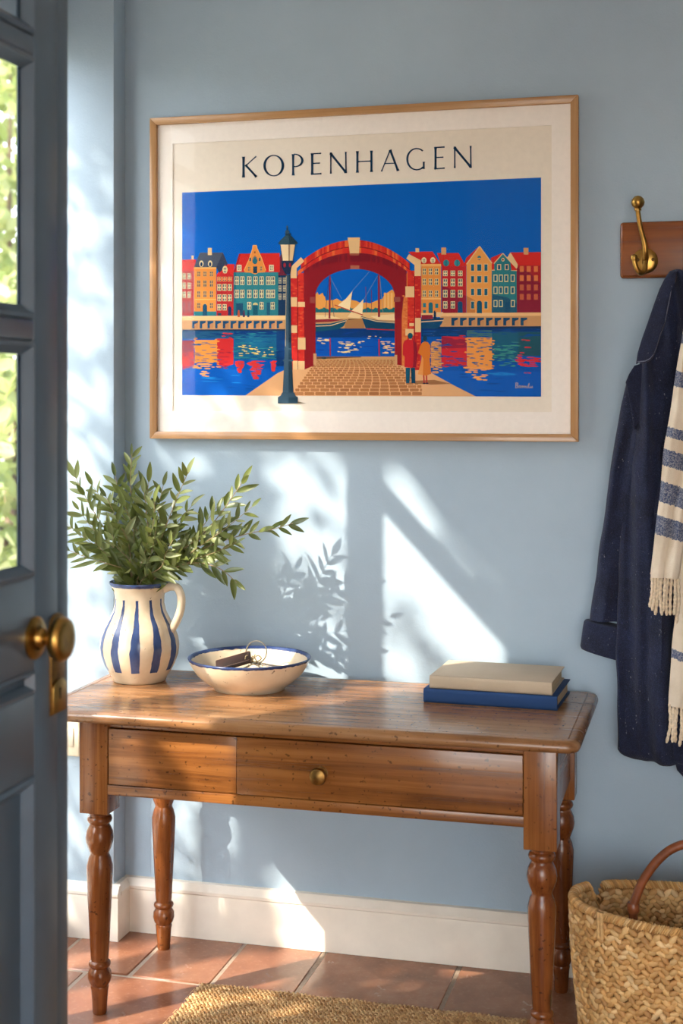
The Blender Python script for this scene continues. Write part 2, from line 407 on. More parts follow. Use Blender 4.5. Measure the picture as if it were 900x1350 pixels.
tpart('bottom_rail', MB().box(LX0 + .035, LX1 - .035, LY0 - .0375, LY0 + .012, .572, .598), PINE)
tpart('back_apron', MB().box(LX0 + .035, LX1 - .035, LY1 - .01, LY1 + .012, .572, .7595), PINE)
for sx, x in ((-1, LX0), (1, LX1)):
    tpart('side_apron', MB().box(x - .028 if sx < 0 else x + .012, x - .012 if sx < 0 else x + .028, LY0 + .03, LY1 - .03, .572, .7595), m_wood('pine_y', (82, 42, 18), (132, 74, 36), (160, 100, 55), 'y') if sx < 0 else bpy.data.materials['pine_y'])
kc = at(422, 1021, LY0 - .045)
knb = MB().lathe([(.017, 0), (.017, -.003), (.012, -.006), (.009, -.012), (.012, -.017), (.019, -.023), (.0215, -.030), (.019, -.037), (.011, -.041), (.001, -.042)], 32, kc.x, LY0 - .0362, kc.z, 'y').build('knob', BRASSD, smooth=True, label='round brass drawer knob')
knb.parent = df
legp = [(.017, .0), (.0185, .004), (.0195, .03), (.022, .060), (.0235, .068), (.022, .072), (.027, .080), (.0305, .092), (.0295, .106), (.024, .115), (.0225, .118), (.027, .122), (.0285, .127), (.027, .132), (.022, .136),
        (.0235, .15), (.027, .22), (.031, .30), (.0335, .36), (.0335, .378), (.029, .398), (.0245, .408), (.0245, .413), (.029, .424), (.0345, .440), (.036, .452), (.0335, .468), (.028, .480), (.0255, .484), (.0255, .488), (.030, .492), (.0325, .499), (.030, .506), (.026, .509), (.026, .514), (.034, .5185), (.034, .522)]
for x in (LX0, LX1):
    for y in (LY0, LY1):
        lg = tpart('leg', MB().lathe(legp, 36, x, y, 0), PINED, 0, smooth=True)
        b = MB(); h = .039
        b.box(x - h, x + h, y - h, y + (h if y == LY0 else h * .8), .5205, .7595)
        bo = b.build('leg_block', PINEZ, bevel=.003); bo.parent = lg

# ------------------------------------------------------------------ striped jug
JL = Vector((-1.554, -.222, TZ))
def m_jug():
    m = NT('glazed_stripes', .18); tc = m.n('ShaderNodeTexCoord'); sp = m.n('ShaderNodeSeparateXYZ'); m.l(tc.outputs['Object'], sp.inputs[0])
    x, y, z = sp.outputs
    ang = m.math('ARCTAN2', y, x); wob = m.noise(m.coords((9, 9, 9)), 1.0, 3)
    a2 = m.math('ADD', m.math('MULTIPLY', m.math('ADD', ang, R(4)), 11 / (2 * math.pi)), m.math('MULTIPLY', m.math('SUBTRACT', wob, .5), .35))
    a2 = m.math('ADD', a2, .62)
    tri = m.math('ABSOLUTE', m.math('SUBTRACT', m.math('FRACT', a2), .5))
    mr = m.n('ShaderNodeMapRange'); m.l(z, mr.inputs[0]); mr.inputs[1].default_value = .22; mr.inputs[2].default_value = .10; mr.inputs[3].default_value = .10; mr.inputs[4].default_value = .215
    edge = m.math('MULTIPLY', m.math('SUBTRACT', m.noise(m.coords((40, 40, 40)), 1, 3), .5), .05)
    s1 = m.math('LESS_THAN', m.math('ADD', tri, edge), mr.outputs[0])
    zz = m.math('ADD', z, m.math('MULTIPLY', edge, .12))
    s = m.math('MULTIPLY', s1, m.math('MULTIPLY', m.math('LESS_THAN', zz, .232), m.math('GREATER_THAN', zz, .035)))
    rim = m.math('GREATER_THAN', zz, .265)
    s = m.math('MAXIMUM', s, rim)
    sp_ = m.noise(m.coords((70, 70, 70)), 1, 2); speck = m.ramp(sp_, [(.70, (0, 0, 0)), (.74, (255, 255, 255))])
    base = m.ramp(m.noise(m.coords((14, 14, 14)), 1, 5), [(.3, (206, 184, 152)), (.7, (228, 212, 186))])
    blue = m.ramp(m.noise(m.coords((30, 30, 12)), 1, 4), [(.3, (40, 54, 94)), (.7, (72, 92, 138))])
    c = m.mix(s, base, blue); c = m.mix(m.math('MULTIPLY', speck, .6), c, (96, 70, 50)); m.col(c)
    m.bump(m.noise(m.coords((25, 25, 25)), 1, 4), .12, .002); return m.m
JUGM = m_jug()
def m_ceram(name, zr):
    m = NT(name, .2); tc = m.n('ShaderNodeTexCoord'); sp = m.n('ShaderNodeSeparateXYZ'); m.l(tc.outputs['Object'], sp.inputs[0])
    edge = m.math('MULTIPLY', m.math('SUBTRACT', m.noise(m.coords((50, 50, 50)), 1, 3), .5), .008)
    s = m.math('GREATER_THAN', m.math('ADD', sp.outputs[2], edge), zr)
    speck = m.ramp(m.noise(m.coords((60, 60, 60)), 1, 2), [(.69, (0, 0, 0)), (.73, (255, 255, 255))])
    base = m.ramp(m.noise(m.coords((10, 10, 10)), 1, 5), [(.3, (208, 188, 158)), (.7, (230, 214, 188))])
    c = m.mix(s, base, (44, 62, 106)); m.col(m.mix(m.math('MULTIPLY', speck, .7), c, (80, 58, 44)))
    m.bump(m.noise(m.coords((25, 25, 25)), 1, 4), .1, .002); return m.m
jug = thing('jug', 'cream pottery jug with blue vertical stripes, full of olive sprigs', 'jug', JL)
jp = [(.001, .004), (.066, .004), (.070, 0), (.074, .002), (.077, .012), (.086, .026), (.099, .048), (.108, .074), (.111, .098), (.108, .122), (.098, .148), (.085, .172), (.074, .194), (.069, .215), (.069, .235), (.073, .255), (.081, .268), (.085, .273), (.084, .277), (.079, .276), (.073, .266), (.066, .250), (.063, .225), (.066, .200), (.078, .172), (.095, .140), (.103, .098), (.09, .05), (.06, .02), (.001, .014)]
MB().lathe(jp, 64).build('body', JUGM, jug, smooth=True, ang=80)
hp = smoothpath([(.072, 0, .258), (.092, 0, .266), (.113, 0, .262), (.124, 0, .238), (.123, 0, .205), (.113, 0, .175), (.100, 0, .152), (.092, 0, .142)], 6)
MB().tube(hp, [.0125] * 10 + [.0115] * (len(hp) - 14) + [.012] * 4, 14, 1.0, (0, 1, 0)).build('handle', m_ceram('glaze_plain', 9), jug, smooth=True, ang=80)

# ------------------------------------------------------------------ bowl and keys
BL = Vector((-1.222, -.245, TZ)); BOWLM = m_ceram('bowl_glaze', .0785)
bowl = MB().lathe([(.001, .006), (.088, .006), (.091, 0), (.097, 0), (.099, .006), (.120, .020), (.143, .040), (.159, .064), (.167, .082), (.168, .0845), (.165, .0865), (.161, .084), (.151, .068), (.132, .040), (.108, .021), (.08, .0125), (.001, .0115)], 80).build('bowl', BOWLM, None, BL, smooth=True, ang=80)
tag(bowl, 'wide cream pottery bowl with a blue rim, holding keys on the table', 'bowl')
kb = thing('key_bunch', 'bunch of keys with a dark leather fob and a wire ring, lying in the bowl', 'keys', BL + Vector((-.02, .04, .010)))
LEATH = m_plain('dark_leather', (44, 26, 20), .5, nscale=60, var=.2, bump=.25)
m = MB().box(-.05, .05, -.023, .023, -.006, .006); fo = m.build('fob', LEATH, kb, bevel=.004, seg=3, label='dark brown leather fob')
fo.location = (-.034, -.018, .034); fo.rotation_euler = (R(26), R(-16), R(14))
m = MB().box(-.046, .046, -.0205, -.0195, -.0062, .0062).box(-.046, .046, .0195, .0205, -.0062, .0062)
st = m.build('stitching', m_plain('thread', (150, 120, 96), .7, bump=0), fo)
rc = Vector((.022, .012, .058)); m = MB()
m.tube([rc + Vector((math.cos(a) * .030, math.sin(a) * .006, math.sin(a) * .030)) for a in [2 * math.pi * k / 40 for k in range(40)]], .0016, 6, closed=True, up=(0, 1, 0))
m.tube([rc + Vector((math.cos(a) * .0285, math.sin(a) * .006 + .002, math.sin(a) * .030)) for a in [2 * math.pi * k / 40 for k in range(40)]], .0010, 6, closed=True, up=(0, 1, 0))
m.build('ring', STEEL, kb, smooth=True, label='thin wire key ring')
def key_mesh():
    m = MB(); pts = []
    ring = [(math.cos(2 * math.pi * k / 20) * .011, math.sin(2 * math.pi * k / 20) * .009) for k in range(20)]
    m.tube([(x, y, 0) for x, y in ring], .0024, 6, closed=True)
    m.tube([(.011, 0, 0), (.062, 0, 0)], .0026, 8); m.lathe([(.0038, 0), (.0038, .003)], 12, .014, 0, 0, 'x')
    m.box(.050, .054, 0, .010, -.001, .001).box(.056, .061, 0, .012, -.001, .001).box(.050, .061, .004, .006, -.001, .001)
    return m
k0 = key_mesh().build('key', STEEL, kb, smooth=True)
for i, (p, e) in enumerate([((.030, -.004, .030), (6, 8, -8)), ((.024, -.012, .032), (-10, 12, -40)), ((.018, -.014, .029), (20, 10, -110)), ((.034, .004, .028), (0, 8, 14))]):
    k = k0 if i == 0 else k0.copy()
    if i: COL.objects.link(k)
    k.parent = kb; k.location = p; k.rotation_euler = tuple(R(q) for q in e)
TW = m_plain('twine', (176, 156, 118), .9, nscale=200, var=.2)
m = MB()
for i in range(5):
    a0 = i * 1.25; c = Vector((.016, -.006, .038))
    m.tube(smoothpath([c, c + Vector((.016 * math.cos(a0), .012 * math.sin(a0), .014)), c + Vector((.026 * math.cos(a0 + .4), .02 * math.sin(a0 + .4), .004)), c + Vector((.012 * math.cos(a0 + .9), .01 * math.sin(a0 + .9), -.006)), c], 5), .0016, 6)
m.build('cord_knot', TW, kb, smooth=True, label='knotted beige cord')
kb.location.z += .021

# ------------------------------------------------------------------ books
def cloth(name, c, sc=420):
    m = NT(name, .8); v = m.coords((sc, sc, sc)); n1 = m.noise(v, 1, 2); n2 = m.noise(m.coords((6, 6, 6)), 1, 4)
    m.col(m.mix(m.math('MULTIPLY', n1, .25), m.ramp(n2, [(.3, tuple(x * .93 for x in c)), (.7, c)]), tuple(x * .6 for x in c))); m.bump(n1, .3, .0006); return m.m
PAGES = NT('pages', .9); PAGES.col(PAGES.ramp(PAGES.noise(PAGES.coords((3, 3, 700)), 1, 2), [(.35, (176, 150, 112)), (.65, (214, 194, 158))])); PAGES = PAGES.m
def book(name, label, corner, W, D, H, rz, mat):
    t = thing(name, label, 'book', corner, 'books stacked on the table'); t.rotation_euler.z = R(rz)
    c = .0032
    m = MB().box(0, W, .004, D, 0, c).box(0, W, .004, D, H - c, H); m.build('cover', mat, t, bevel=.0012)
    sp = [(.004, 0), (.0015, .003), (0, .008), (0, H - .008), (.0015, H - .003), (.004, H), (.008, H), (.008, 0)]
    MB().loft([[(0, y, z) for y, z in sp], [(W, y, z) for y, z in sp]]).build('spine', mat, t, smooth=True, ang=60)
    MB().box(.006, W - .007, .0085, D - .006, c + .0002, H - c - .0002).build('page_block', PAGES, t)
    return t
book('book', 'dark blue cloth-bound book, the lower of the two on the table', (-.728, -.301, TZ), .347, .236, .036, -2.5, cloth('navy_cloth', (24, 66, 120)))
book('book', 'beige cloth-bound book lying on top of the blue book', (-.713, -.297, TZ + .0364), .318, .228, .033, -2.2, cloth('beige_cloth', (205, 186, 160)))

# ------------------------------------------------------------------ framed poster
PYF = -.034
q0, q1, q2, q3 = at(197, 157, PYF), at(762, 123, PYF), at(762, 584, PYF), at(197, 577, PYF)
fx0, fx1 = (q0.x + q3.x) / 2, (q1.x + q2.x) / 2; fz1, fz0 = (q0.z + q1.z) / 2, (q2.z + q3.z) / 2
pic = thing('framed_poster', 'large framed harbour travel poster in a thin oak frame, hanging on the blue wall', 'picture', ((fx0 + fx1) / 2, -.002, (fz0 + fz1) / 2))
def ppart(name, m, mat, bev=0, label=None): return keep(m.build(name, mat, bevel=bev, label=label), pic)
fw = .021
def mitre(pts, mat):
    m = MB(); m.prism([(x, -.003, z) for x, z in pts], (0, PYF + .003, 0)); ppart('frame_rail', m, mat, .0015)
mitre([(fx0, fz1), (fx1, fz1), (fx1 - fw, fz1 - fw), (fx0 + fw, fz1 - fw)], OAKX)
mitre([(fx0, fz0), (fx0 + fw, fz0 + fw), (fx1 - fw, fz0 + fw), (fx1, fz0)], OAKX)
mitre([(fx0, fz0), (fx0, fz1), (fx0 + fw, fz1 - fw), (fx0 + fw, fz0 + fw)], OAKZ)
mitre([(fx1, fz0), (fx1 - fw, fz0 + fw), (fx1 - fw, fz1 - fw), (fx1, fz1)], OAKZ)
MAT = m_plain('mat_board', (244, 236, 227), .8, nscale=80, var=.01, bump=.05); PAPER = m_plain('poster_paper', (234, 223, 206), .75, nscale=60, var=.012, bump=.05)
YP = -.018
s0, s1, s2, s3 = at(228, 190, YP), at(727, 165, YP), at(727, 545, YP), at(228, 540, YP)
sx0, sx1 = (s0.x + s3.x) / 2, (s1.x + s2.x) / 2; sz1, sz0 = (s0.z + s1.z) / 2, (s2.z + s3.z) / 2
ax0, ax1, az0, az1 = fx0 + .012, fx1 - .012, fz0 + .012, fz1 - .012
m = MB()
for b_ in ((ax0, sx0, az0, az1), (sx1, ax1, az0, az1), (sx0, sx1, az0, sz0), (sx0, sx1, sz1, az1)): m.box(b_[0], b_[1], -.0215, -.010, b_[2], b_[3])
ppart('mat', m, MAT)
ppart('paper', MB().box(ax0, ax1, YP, -.006, az0, az1), PAPER)
ppart('picture_glass', MB().box(fx0 + .012, fx1 - .012, -.0262, -.0242, fz0 + .012, fz1 - .012), m_glass('picture_glazing', k=.4))

ART = MB(); LAY = [0]; JC = [0]
def P(pts, c, L=None):
    L = L if L is not None else LAY[0]
    JC[0] = (JC[0] * 1.0 + 37) % 101; y = YP - .0004 - (L + JC[0] / 101 * .45) * .00009
    v = []
    for (u, w_) in pts:
        if L < 8: u = min(max(u, 240), 713)
        q = at(u, w_, YP); v.append((q.x, y, q.z))
    ART.add(v, [tuple(range(len(v)))], c)
class Z:
    def __init__(s, ox, oy, k): s.o = (ox, oy); s.k = k
    def p(s, pts, c, L): P([(s.o[0] + x / s.k, s.o[1] + y / s.k) for x, y in pts], c, L)
    def r(s, x0, y0, x1, y1, c, L): s.p([(x0, y0), (x1, y0), (x1, y1), (x0, y1)], c, L)
    def e(s, cx, cy, rx, ry, c, L, n=18): s.p([(cx + rx * math.cos(2 * math.pi * k / n), cy + ry * math.sin(2 * math.pi * k / n)) for k in range(n)], c, L)
    def ln(s, pts, w_, c, L, w2=None):
        for i in range(len(pts) - 1):
            (x0, y0), (x1, y1) = pts[i], pts[i + 1]; d = math.hypot(x1 - x0, y1 - y0) or 1; a = -(y1 - y0) / d / 2; b = (x1 - x0) / d / 2
            wa, wb = (w_, w_) if w2 is None else (w_, w2)
            s.p([(x0 + a * wa, y0 + b * wa), (x1 + a * wb, y1 + b * wb), (x1 - a * wb, y1 - b * wb), (x0 - a * wa, y0 - b * wa)], c, L)
    def win(s, x, y, w_, h, fr=(222, 208, 160), dk=(20, 62, 92), L=5):
        s.r(x - w_ / 2, y - h / 2, x + w_ / 2, y + h / 2, fr, L); g = max(2.6, w_ * .16)
        for sx in (-1, 1):
            cx = x + sx * w_ / 4 * .9
            for sy in (-1, 1): s.r(cx - w_ / 4 + g * .8, y + sy * h / 4 - h / 4 + g * .9, cx + w_ / 4 - g * .8, y + sy * h / 4 + h / 4 - g * .9, dk, L + 1)
BLU = (0, 96, 188); WAT = (2, 82, 170); RED = (206, 44, 40); DRED = (140, 32, 42); ORG = (226, 142, 66); TEAL = (44, 124, 134); CRM = (226, 192, 142); NAVY = (18, 50, 84); TAN = (206, 156, 104)
P([(240, 254), (713, 234), (713, 523), (240, 521)], BLU, 0)
P([(240, 432), (713, 428), (713, 523), (240, 521)], WAT, 1)
P([(240, 433.5), (713, 431), (713, 437), (240, 441)], (10, 56, 120), 2)
# deeper tone towards the bottom of the water
P([(240, 486), (713, 490), (713, 523), (240, 521)], (6, 90, 184), 2)
A = Z(236, 310, 5.625)
# left row of houses
A.p([(22, 183), (128, 180), (110, 265), (22, 265)], RED, 2); A.r(22, 262, 108, 598, (170, 44, 46), 2); A.r(92, 152, 108, 183, CRM, 2)
for y in (305, 375, 443): [A.win(x, y, 24, 46) for x in (38, 75)]
for y in (512, 555): [A.win(x, y, 24, 40, (190, 90, 90)) for x in (38, 75)]
A.p([(110, 240), (155, 130), (325, 130), (360, 215), (275, 242)], (74, 82, 98), 3); A.p([(275, 240), (325, 130), (362, 215), (300, 280)], (50, 60, 82), 4); A.r(214, 95, 243, 148, CRM, 4)
for x in (166, 231): A.e(x, 212, 16, 24, (226, 208, 160), 5); A.e(x, 216, 9, 16, NAVY, 6)
A.r(110, 240, 276, 598, ORG, 3); A.r(110, 238, 276, 250, (236, 176, 100), 4); A.r(110, 474, 276, 480, (238, 180, 104), 4); A.r(110, 566, 276, 598, TEAL, 4)
for y in (288, 360, 438): [A.win(x, y, 27, 38 if y < 300 else 50, (196, 150, 90)) for x in (146, 192, 240)]
A.win(146, 522, 27, 42, (196, 150, 90)); A.win(240, 522, 27, 42, (196, 150, 90))
A.r(176, 522, 208, 598, (24, 76, 106), 5); A.e(192, 522, 16, 17, (210, 160, 90), 4); A.e(192, 524, 13, 14, (24, 76, 106), 6)
A.p([(276, 300), (330, 215), (412, 215), (404, 300)], RED, 4); A.p([(300, 305), (342, 215), (390, 305)], (188, 40, 44), 5); A.r(278, 300, 404, 598, (182, 42, 46), 3)
A.e(341, 256, 19, 28, (226, 208, 160), 6); A.win(341, 260, 26, 44, L=7)
for x in (299, 337, 376): A.win(x, 326, 33, 34, (226, 150, 90)); A.win(x, 388, 30, 50); A.win(x, 465, 30, 50)
for x in (299, 338): A.win(x, 535, 30, 46)
A.r(363, 540, 388, 596, (32, 50, 92), 5); A.e(375, 542, 12.5, 14, (32, 50, 92), 5); A.r(288, 578, 314, 596, (48, 70, 90), 5)
A.p([(404, 275), (445, 138), (745, 133), (748, 275)], RED, 4); A.p([(404, 275), (445, 138), (458, 138), (420, 275)], (158, 34, 40), 5)
A.r(404, 275, 735, 596, TEAL, 4); A.p([(404, 275), (424, 275), (424, 596), (404, 596)], (34, 104, 120), 5)
A.p([(482, 262), (520, 180), (546, 100), (548, 76), (574, 76), (578, 96), (612, 170), (644, 262), (638, 276), (590, 278), (566, 292), (530, 278), (486, 276)], ORG, 6)
A.ln([(482, 262), (520, 180), (546, 100), (548, 76), (574, 76), (578, 96), (612, 170), (644, 262)], 5, (240, 180, 104), 7)
A.e(563, 186, 20, 30, (36, 104, 120), 8); A.ln([(543, 188), (563, 150), (584, 188)], 4, (196, 116, 52), 9); A.r(550, 232, 580, 282, (28, 60, 80), 8); A.e(562, 128, 7, 8, (150, 84, 44), 8)
for x, y in ((520, 250), (608, 248)): A.win(x, y, 20, 34, (210, 160, 90), L=8)
for x, y in ((528, 180), (598, 180)): A.r(x - 6, y - 12, x + 6, y + 12, (40, 80, 90), 8)
for x in (446, 685): A.r(x - 18, 220, x + 18, 268, (214, 196, 160), 6); A.win(x, 244, 24, 34, L=7)
for y in (338, 436):
    for x in (429, 469, 521, 567, 612, 661, 695): A.win(x, y, 31, 62, L=6)
for x in (521, 612, 694): A.win(x, 524, 29, 56, L=6)
A.r(424, 505, 474, 592, (30, 74, 104), 6); A.r(548, 518, 584, 592, (24, 84, 104), 6); A.e(566, 518, 19, 18, (200, 190, 130), 5); A.r(650, 500, 674, 592, (30, 84, 110), 6)
A.p([(735, 190), (760, 130), (800, 200), (800, 300), (735, 300)], (110, 38, 56), 3); A.r(733, 298, 800, 598, (22, 50, 84), 4)
for y in (337, 396, 456): [A.win(x, y, 22, 44, (190, 180, 150), (22, 50, 84), 5) for x in (749, 782)]
# left quay
A.p([(22, 600), (795, 596), (795, 630), (22, 632)], (236, 196, 138), 5); A.p([(22, 632), (795, 628), (795, 700), (22, 702)], (202, 150, 100), 5); A.p([(22, 700), (795, 696), (795, 712), (22, 712)], (24, 52, 84), 6)
for k in range(12):
    x = 97 + k * 57; A.r(x, 636, x + 44, 692, (24, 74, 112), 7); A.p([(x + 18, 660), (x + 44, 650), (x + 44, 692), (x + 18, 692)], (202, 150, 100) if k % 2 else (190, 136, 92), 8)
for x, c in ((443, (190, 90, 60)), (481, (80, 50, 80)), (514, (20, 70, 100))): A.r(x - 8, 572, x + 8, 608, c, 8); A.e(x, 564, 6, 8, c, 8)
# reflections in the water, left
B = Z(236, 410, 5.625)
B.p([(22, 220), (108, 218), (112, 410), (22, 412)], (206, 42, 44), 3); B.p([(22, 220), (108, 218), (108, 300), (22, 318)], (150, 34, 56), 4)
B.p([(280, 200), (385, 185), (404, 200), (404, 395), (350, 410), (280, 400)], (206, 46, 48), 3)
B.r(408, 170, 722, 360, (22, 96, 134), 3); B.r(722, 150, 790, 410, (12, 58, 112), 3); B.r(22, 140, 410, 205, (28, 88, 128), 3)
B.r(118, 215, 282, 380, (234, 152, 68), 4)
rnd = random.Random(3)
def dash(Zz, x0, x1, y0, y1, n, c, wmin, wmax, hh, L, taper=0):
    for _ in range(n):
        y = rnd.uniform(y0, y1); t = (y - y0) / (y1 - y0 + 1e-6); xa, xb = x0 + (x1 - x0) * taper * t / 2, x1 - (x1 - x0) * taper * t / 2
        x = rnd.uniform(xa, xb); wd = rnd.uniform(wmin, wmax); h = hh * rnd.uniform(.7, 1.2)
        Zz.p([(x - wd, y), (x - wd * .6, y - h), (x + wd * .5, y - h * .8), (x + wd, y), (x + wd * .6, y + h), (x - wd * .5, y + h * .9)], c, L)
dash(B, 125, 285, 195, 385, 26, (24, 84, 140), 10, 42, 2.6, 5); dash(B, 120, 300, 380, 430, 14, (240, 160, 74), 14, 40, 5, 5); dash(B, 150, 280, 440, 490, 6, (240, 168, 84), 14, 26, 5, 5)
dash(B, 112, 128, 200, 400, 14, (234, 152, 68), 6, 14, 5, 5); dash(B, 272, 292, 200, 400, 14, (234, 152, 68), 8, 18, 5, 5)
dash(B, 285, 400, 160, 230, 12, (206, 46, 48), 10, 24, 5, 5); dash(B, 290, 400, 250, 440, 14, (150, 34, 56), 10, 30, 3, 5)
dash(B, 22, 110, 230, 430, 14, (30, 60, 120), 8, 24, 3, 5); dash(B, 25, 100, 400, 430, 5, RED, 8, 20, 4, 5)
dash(B, 420, 712, 255, 340, 30, (230, 206, 110), 6, 20, 3.4, 6); dash(B, 410, 720, 150, 360, 46, (40, 128, 140), 12, 40, 3, 5); dash(B, 410, 720, 160, 360, 30, (14, 70, 130), 12, 40, 3, 5)
for cx, y1, ww in ((450, 450, 46), (570, 500, 84), (700, 440, 28)):
    for k in range(16):
        t = k / 15; y = 372 + (y1 - 372) * t; wd = ww * (1 - t * .75)
        dash(B, cx - wd * .6, cx + wd * .6, y, y + 6, 4, (206, 52, 52), 10, max(12, wd * .5), 5, 5)
dash(B, 40, 700, 150, 200, 40, (12, 58, 118), 14, 50, 3, 6); dash(B, 720, 790, 160, 400, 20, (8, 44, 100), 14, 30, 3, 5)
dash(B, 180, 480, 460, 540, 7, (24, 132, 212), 30, 70, 3.5, 4); dash(B, 380, 560, 540, 600, 6, (6, 74, 150), 30, 60, 3, 4)
# right row of houses
E = Z(540, 310, 5.0)
E.p([(-10, 110), (150, 108), (205, 192), (205, 200), (75, 200), (30, 150)], RED, 2); E.r(38, 86, 62, 112, CRM, 2); E.r(75, 192, 206, 518, ORG, 2); E.r(75, 190, 206, 206, (238, 176, 100), 3); E.r(75, 414, 206, 424, (240, 184, 110), 3)
for x in (94, 152): E.e(x, 166, 17, 20, (230, 214, 170), 4); E.win(x, 170, 20, 26, L=5)
for y in (240, 308, 386): [E.win(x, y, 25, 44, (224, 200, 140), L=4) for x in (96, 137, 177)]
for x, y in ((97, 462), (178, 466), (97, 508)): E.r(x - 10, y - 14, x + 10, y + 14, TEAL, 4)
E.r(124, 455, 152, 515, (30, 100, 120), 4); E.e(138, 455, 14, 12, (30, 100, 120), 4)
E.p([(180, 118), (322, 118), (370, 205), (210, 210)], RED, 3); E.r(208, 82, 240, 128, (206, 150, 100), 4); E.r(210, 206, 372, 515, (190, 40, 46), 3); E.p([(210, 330), (372, 400), (372, 515), (210, 515)], (146, 32, 52), 3.5)
for x in (240, 312): E.e(x, 184, 20, 22, TEAL, 5); E.ln([(x, 164), (x, 206)], 4, (20, 80, 110), 6)
for y in (252, 312, 386): [E.win(x, y, 30, 36 if y < 300 else 50, L=5) for x in (234, 284, 333)]
for x in (234, 284): E.win(x, 460, 28, 48, L=5)
E.r(316, 450, 348, 515, (20, 74, 120), 5); E.e(332, 450, 16, 14, (20, 74, 120), 5)
E.p([(355, 200), (372, 150), (455, 76), (462, 76), (400, 180), (372, 205)], RED, 4)
E.p([(374, 200), (374, 190), (460, 76), (540, 180), (540, 515), (374, 515)], (232, 158, 80), 5); E.ln([(374, 192), (460, 74), (542, 186)], 7, CRM, 6); E.p([(374, 400), (430, 430), (430, 515), (374, 515)], (196, 124, 66), 5.5)
E.e(458, 150, 13, 15, TEAL, 6); E.r(444, 150, 472, 158, (232, 158, 80), 7)
for y in (213, 290, 374):
    for x, w_ in ((414, 20), (458, 26), (502, 20)): E.r(x - w_ / 2 - 3, y - 24, x + w_ / 2 + 3, y + 26, CRM, 6); E.r(x - w_ / 2, y - 20, x + w_ / 2, y + 22, (24, 96, 122), 7)
for x in (414, 502): E.r(x - 13, 434, x + 13, 488, CRM, 6); E.r(x - 10, 438, x + 10, 484, (24, 96, 122), 7)
E.r(442, 450, 476, 515, (20, 84, 116), 7); E.e(459, 450, 17, 18, (20, 84, 116), 7)
E.p([(535, 175), (535, 150), (610, 118), (560, 185), (556, 232), (535, 232)], RED, 4)
E.p([(650, 130), (664, 114), (864, 112), (864, 200), (708, 200)], RED, 3); E.p([(640, 150), (664, 114), (712, 195), (706, 230)], CRM, 4); E.r(704, 196, 864, 512, (168, 38, 46), 3); E.r(750, 84, 782, 128, (206, 150, 100), 4); E.p([(704, 215), (780, 240), (864, 320), (864, 512), (704, 512)], (134, 32, 54), 4)
E.p([(556, 184), (614, 120), (672, 184), (676, 230), (704, 232), (706, 512), (540, 512), (542, 232), (556, 230)], TEAL, 5); E.ln([(554, 188), (614, 120), (674, 188)], 6, CRM, 6); E.p([(540, 390), (640, 410), (706, 450), (706, 512), (540, 512)], (30, 90, 120), 5.5); E.ln([(542, 232), (560, 230)], 6, CRM, 6); E.ln([(668, 232), (706, 234)], 6, CRM, 6)
E.p([(664, 180), (712, 232), (670, 232)], RED, 6)
E.e(614, 162, 10, 12, CRM, 7); E.e(614, 162, 5, 7, NAVY, 8)
for x in (589, 639): E.r(x - 13, 192, x + 13, 230, CRM, 7); E.r(x - 8, 197, x + 8, 226, (24, 84, 116), 8)
for y in (284, 363):
    for x in (565, 600, 636, 678): E.r(x - 13, y - 24, x + 13, y + 24, (220, 206, 150), 7); E.r(x - 8, y - 18, x + 8, y + 18, (30, 96, 126), 8)
for x in (565, 600, 679): E.r(x - 13, 428, x + 13, 474, (220, 206, 150), 7); E.r(x - 8, 434, x + 8, 468, (30, 96, 126), 8)
E.r(628, 440, 658, 512, (22, 78, 116), 7)
for y in (222, 282, 344, 406):
    for x in (738, 784, 831): E.r(x - 13, y - 18, x + 13, y + 20, (220, 120, 70) if y < 300 else (196, 96, 66), 6)
# right quay and its boat
E.p([(75, 514), (866, 510), (866, 534), (75, 540)], (236, 190, 132), 6); E.p([(200, 536), (866, 532), (866, 604), (200, 606)], (204, 152, 102), 6); E.p([(120, 604), (866, 600), (866, 616), (120, 618)], (22, 54, 90), 7)
for k in range(9):
    x = 274 + k * 57; E.r(x, 544, x + 44, 596, (24, 72, 108), 7); E.p([(x + 20, 566), (x + 44, 556), (x + 44, 598), (x + 20, 598)], (196, 144, 98), 8)
E.p([(72, 552), (225, 545), (210, 586), (180, 616), (72, 616)], (14, 72, 112), 8); E.ln([(75, 572), (222, 562)], 6, CRM, 9); E.ln([(75, 560), (224, 550)], 6, (30, 60, 90), 9); E.p([(78, 526), (150, 526), (156, 556), (78, 560)], (140, 34, 52), 8); E.p([(176, 508), (222, 508), (205, 540), (180, 540)], CRM, 7); E.r(158, 510, 174, 555, NAVY, 9); E.e(165, 505, 6, 8, NAVY, 9)
# reflections right
Ff = Z(530, 410, 4.737)
Ff.r(246, 160, 402, 345, (202, 42, 52), 3); Ff.p([(246, 160), (402, 180), (402, 230), (246, 235)], (150, 36, 62), 4); Ff.r(404, 160, 560, 360, (234, 152, 74), 3); Ff.r(180, 200, 244, 345, (206, 142, 84), 3); Ff.r(562, 130, 724, 300, (26, 92, 120), 3); Ff.r(724, 130, 864, 280, (30, 84, 100), 3); Ff.r(120, 120, 400, 160, (14, 60, 114), 3); Ff.r(404, 120, 560, 165, (60, 110, 120), 3)
dash(Ff, 400, 420, 170, 360, 12, (234, 152, 74), 8, 16, 5, 4); dash(Ff, 550, 570, 170, 360, 16, (234, 152, 74), 6, 14, 5, 4)
dash(Ff, 410, 560, 160, 350, 34, (22, 92, 140), 8, 26, 3, 5); dash(Ff, 400, 560, 350, 385, 14, (240, 160, 80), 14, 36, 5, 5); dash(Ff, 440, 540, 390, 432, 7, (240, 168, 92), 14, 30, 5, 5)
